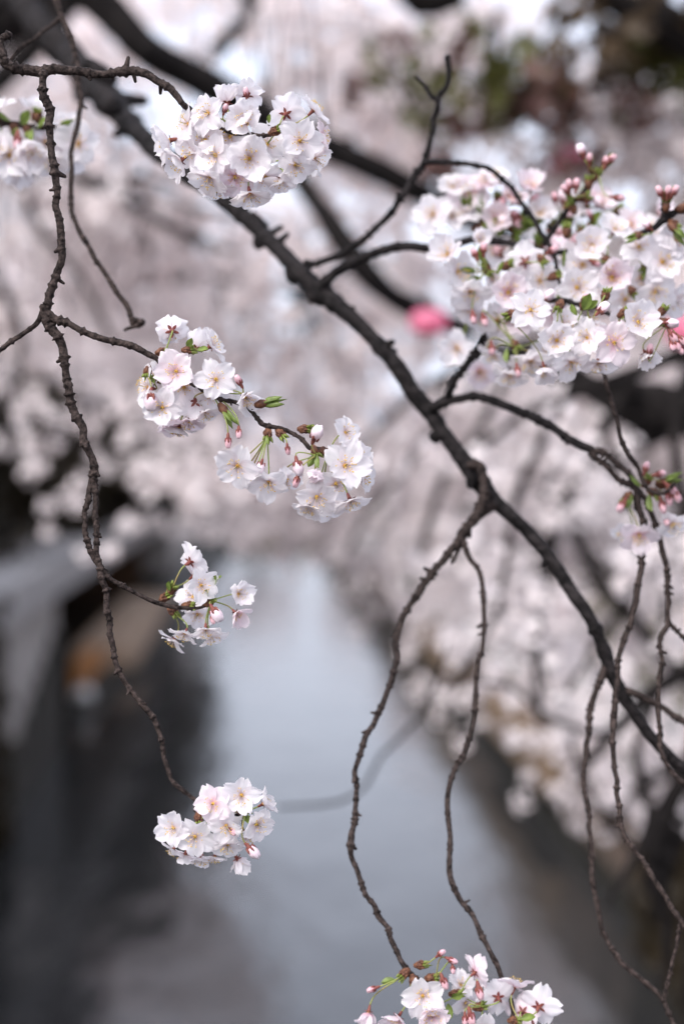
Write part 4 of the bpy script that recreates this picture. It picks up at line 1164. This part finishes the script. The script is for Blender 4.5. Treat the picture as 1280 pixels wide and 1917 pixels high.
cluster(B, bB, 1.42, [(1108, 335, .6, .7), (1102, 350, 0, 1), (1085, 372, .6, .2), (1075, 395, -.4, .6)], [], [(1090, 288, -.3, .9, .9, 1), (1103, 302, 0, .9, .9, 0), (1140, 300, .7, .6, 1, 0), (1132, 306, .2, .9, .9, 0), (1152, 369, .9, -.1, 1, 0), (1065, 352, -.1, .9, 1, 0), (1078, 350, .1, .9, 1, 0), (1060, 358, -.6, .7, .9, 0)],
        [(1105, 322, -.1, 1, .9, 0), (1125, 318, .6, .7, 1, 0), (1074, 385, -.1, 1, 1.2, 1)], seed=45)

# ---- right edge budding twig
bD = P(1480, 330, 1.36)
Dk = near_root('cherry_twig', 'dark budding twig reaching in from the right edge above the big blossom mass', 'twig', bD)
twig(Dk, bD, [(1480, 330, 9), (1360, 360, 8), (1290, 382, 8), (1262, 402, 8), (1240, 414, 9), (1222, 428, 7), (1195, 440, 6)], 1.36, bark='bark_dark')
twig(Dk, bD, [(1243, 410, 8), (1243, 392, 7), (1245, 378, 6)], 1.36, bark='bark_dark')
cluster(Dk, bD, 1.36, [(1246, 385, 0, 1), (1270, 395, .9, .4), (1200, 438, -.8, -.3), (1255, 415, .8, -.6)], [], [(1237, 363, -.5, .9, 1, 0), (1249, 364, .1, 1, 1, 0), (1259, 362, .5, .9, 1, 0), (1215, 425, -.5, .5, .8, 1)],
        [(1246, 395, 0, .9, 1.2, 0), (1268, 392, .9, .4, 1.3, 0), (1252, 420, .7, -.7, 1.2, 0), (1200, 440, -.8, -.3, 1, 0)], seed=46)

# ---- drooping twig below the mass with buds at its tip
bE = P(1118, 640, 1.36)
E = near_root('cherry_twig', 'thin drooping twig below the big blossom mass with pink buds at its tip', 'twig', bE)
twig(E, bE, [(1118, 640, 5), (1130, 695, 5), (1140, 735, 5), (1156, 790, 5), (1168, 835, 5), (1190, 870, 5.5), (1212, 915, 5.5), (1240, 925, 5), (1262, 905, 4)], 1.36)
cluster(E, bE, 1.38, [(1205, 908, .4, .6), (1215, 918, .7, -.4), (1232, 908, .8, .1), (1178, 925, -.5, -.7)], [(1196, 1000, -.1, -.7, .6, 34), (1258, 980, .2, -.7, .6, 36), (1172, 998, -.5, -.5, .3, 30, .01)],
        [(1207, 880, .3, .9, 1, 0), (1230, 888, .9, .2, 1, 0), (1252, 912, .6, -.6, 1.2, 0), (1262, 922, .5, -.8, 1.2, 0), (1250, 928, .2, -.9, 1.1, 0), (1238, 942, .2, -.8, 1.1, 0), (1166, 942, -.5, -.8, 1.1, 0), (1246, 970, .1, -.8, .9, 0)],
        [(1230, 905, .8, .3, 1.2, 0), (1215, 925, .3, -.8, 1.2, 1), (1182, 925, -.5, -.7, 1, 1), (1200, 910, -.4, .7, 1.1, 1)], seed=47)

# ---- thin blurred twig at the left
bC = P(60, -160, 1.42)
Ct = near_root('cherry_twig', 'thin bare blurred twig behind the knotty branch, ending above the middle left blossoms', 'twig', bC)
twig(Ct, bC, [(60, -160, 8), (95, -40, 8), (118, 30, 7), (133, 75, 7), (146, 115, 7), (150, 190, 6.5), (138, 270, 6), (134, 340, 6), (137, 405, 6), (160, 455, 6), (188, 500, 6), (218, 545, 6.5), (240, 575, 7), (246, 605, 7)], 1.42, 1.36, knots=(.013, .28))
twig(Ct, bC, [(246, 598, 7), (262, 604, 7), (250, 612, 5), (232, 620, 4)], 1.36)
twig(Ct, bC, [(116, 30, 6), (85, 55, 4), (40, 88, 3.5), (5, 120, 3)], 1.42)

# ---- blurred cluster at the left edge
bL = P(-200, 215, 1.42)
Lc = near_root('cherry_twig', 'brownish twig at the left edge with a blurred pale blossom cluster behind the knotty twig', 'twig', bL)
twig(Lc, bL, [(-200, 215, 9), (-60, 222, 8), (0, 228, 8), (50, 236, 8), (100, 240, 6), (140, 248, 5)], 1.42)
cluster(Lc, bL, 1.42, [(25, 232, .2, -.7), (50, 236, .2, -.8), (70, 225, .1, .8), (110, 243, .6, .2), (130, 248, .6, -.2), (0, 230, -.4, .6)], [
    (18, 290, -.1, -.3, .9, 44), (60, 285, .1, -.5, .8, 40), (147, 268, .2, -.1, .9, 40), (128, 240, .1, .4, .8, 36, .01), (-8, 205, -.3, .6, .5, 40), (62, 212, .2, .7, .4, 34, .012), (95, 300, .1, -.7, .6, 36), (35, 310, 0, -.8, .5, 40, .01),
    (125, 290, .1, -.5, .6, 36, .012), (-5, 265, -.3, -.2, .8, 40), (85, 265, .2, -.2, .9, 36, .012)],
    [(33, 258, 0, -1, 1.3, 0, -.02)], [(40, 232, .5, .6, 1.2, 1), (60, 240, .3, -.8, 1.1, 1), (20, 226, -.5, .7, 1.1, 1), (112, 236, .7, .4, 1.2, 1), (70, 240, .8, .3, 1.1, 1)], seed=48)
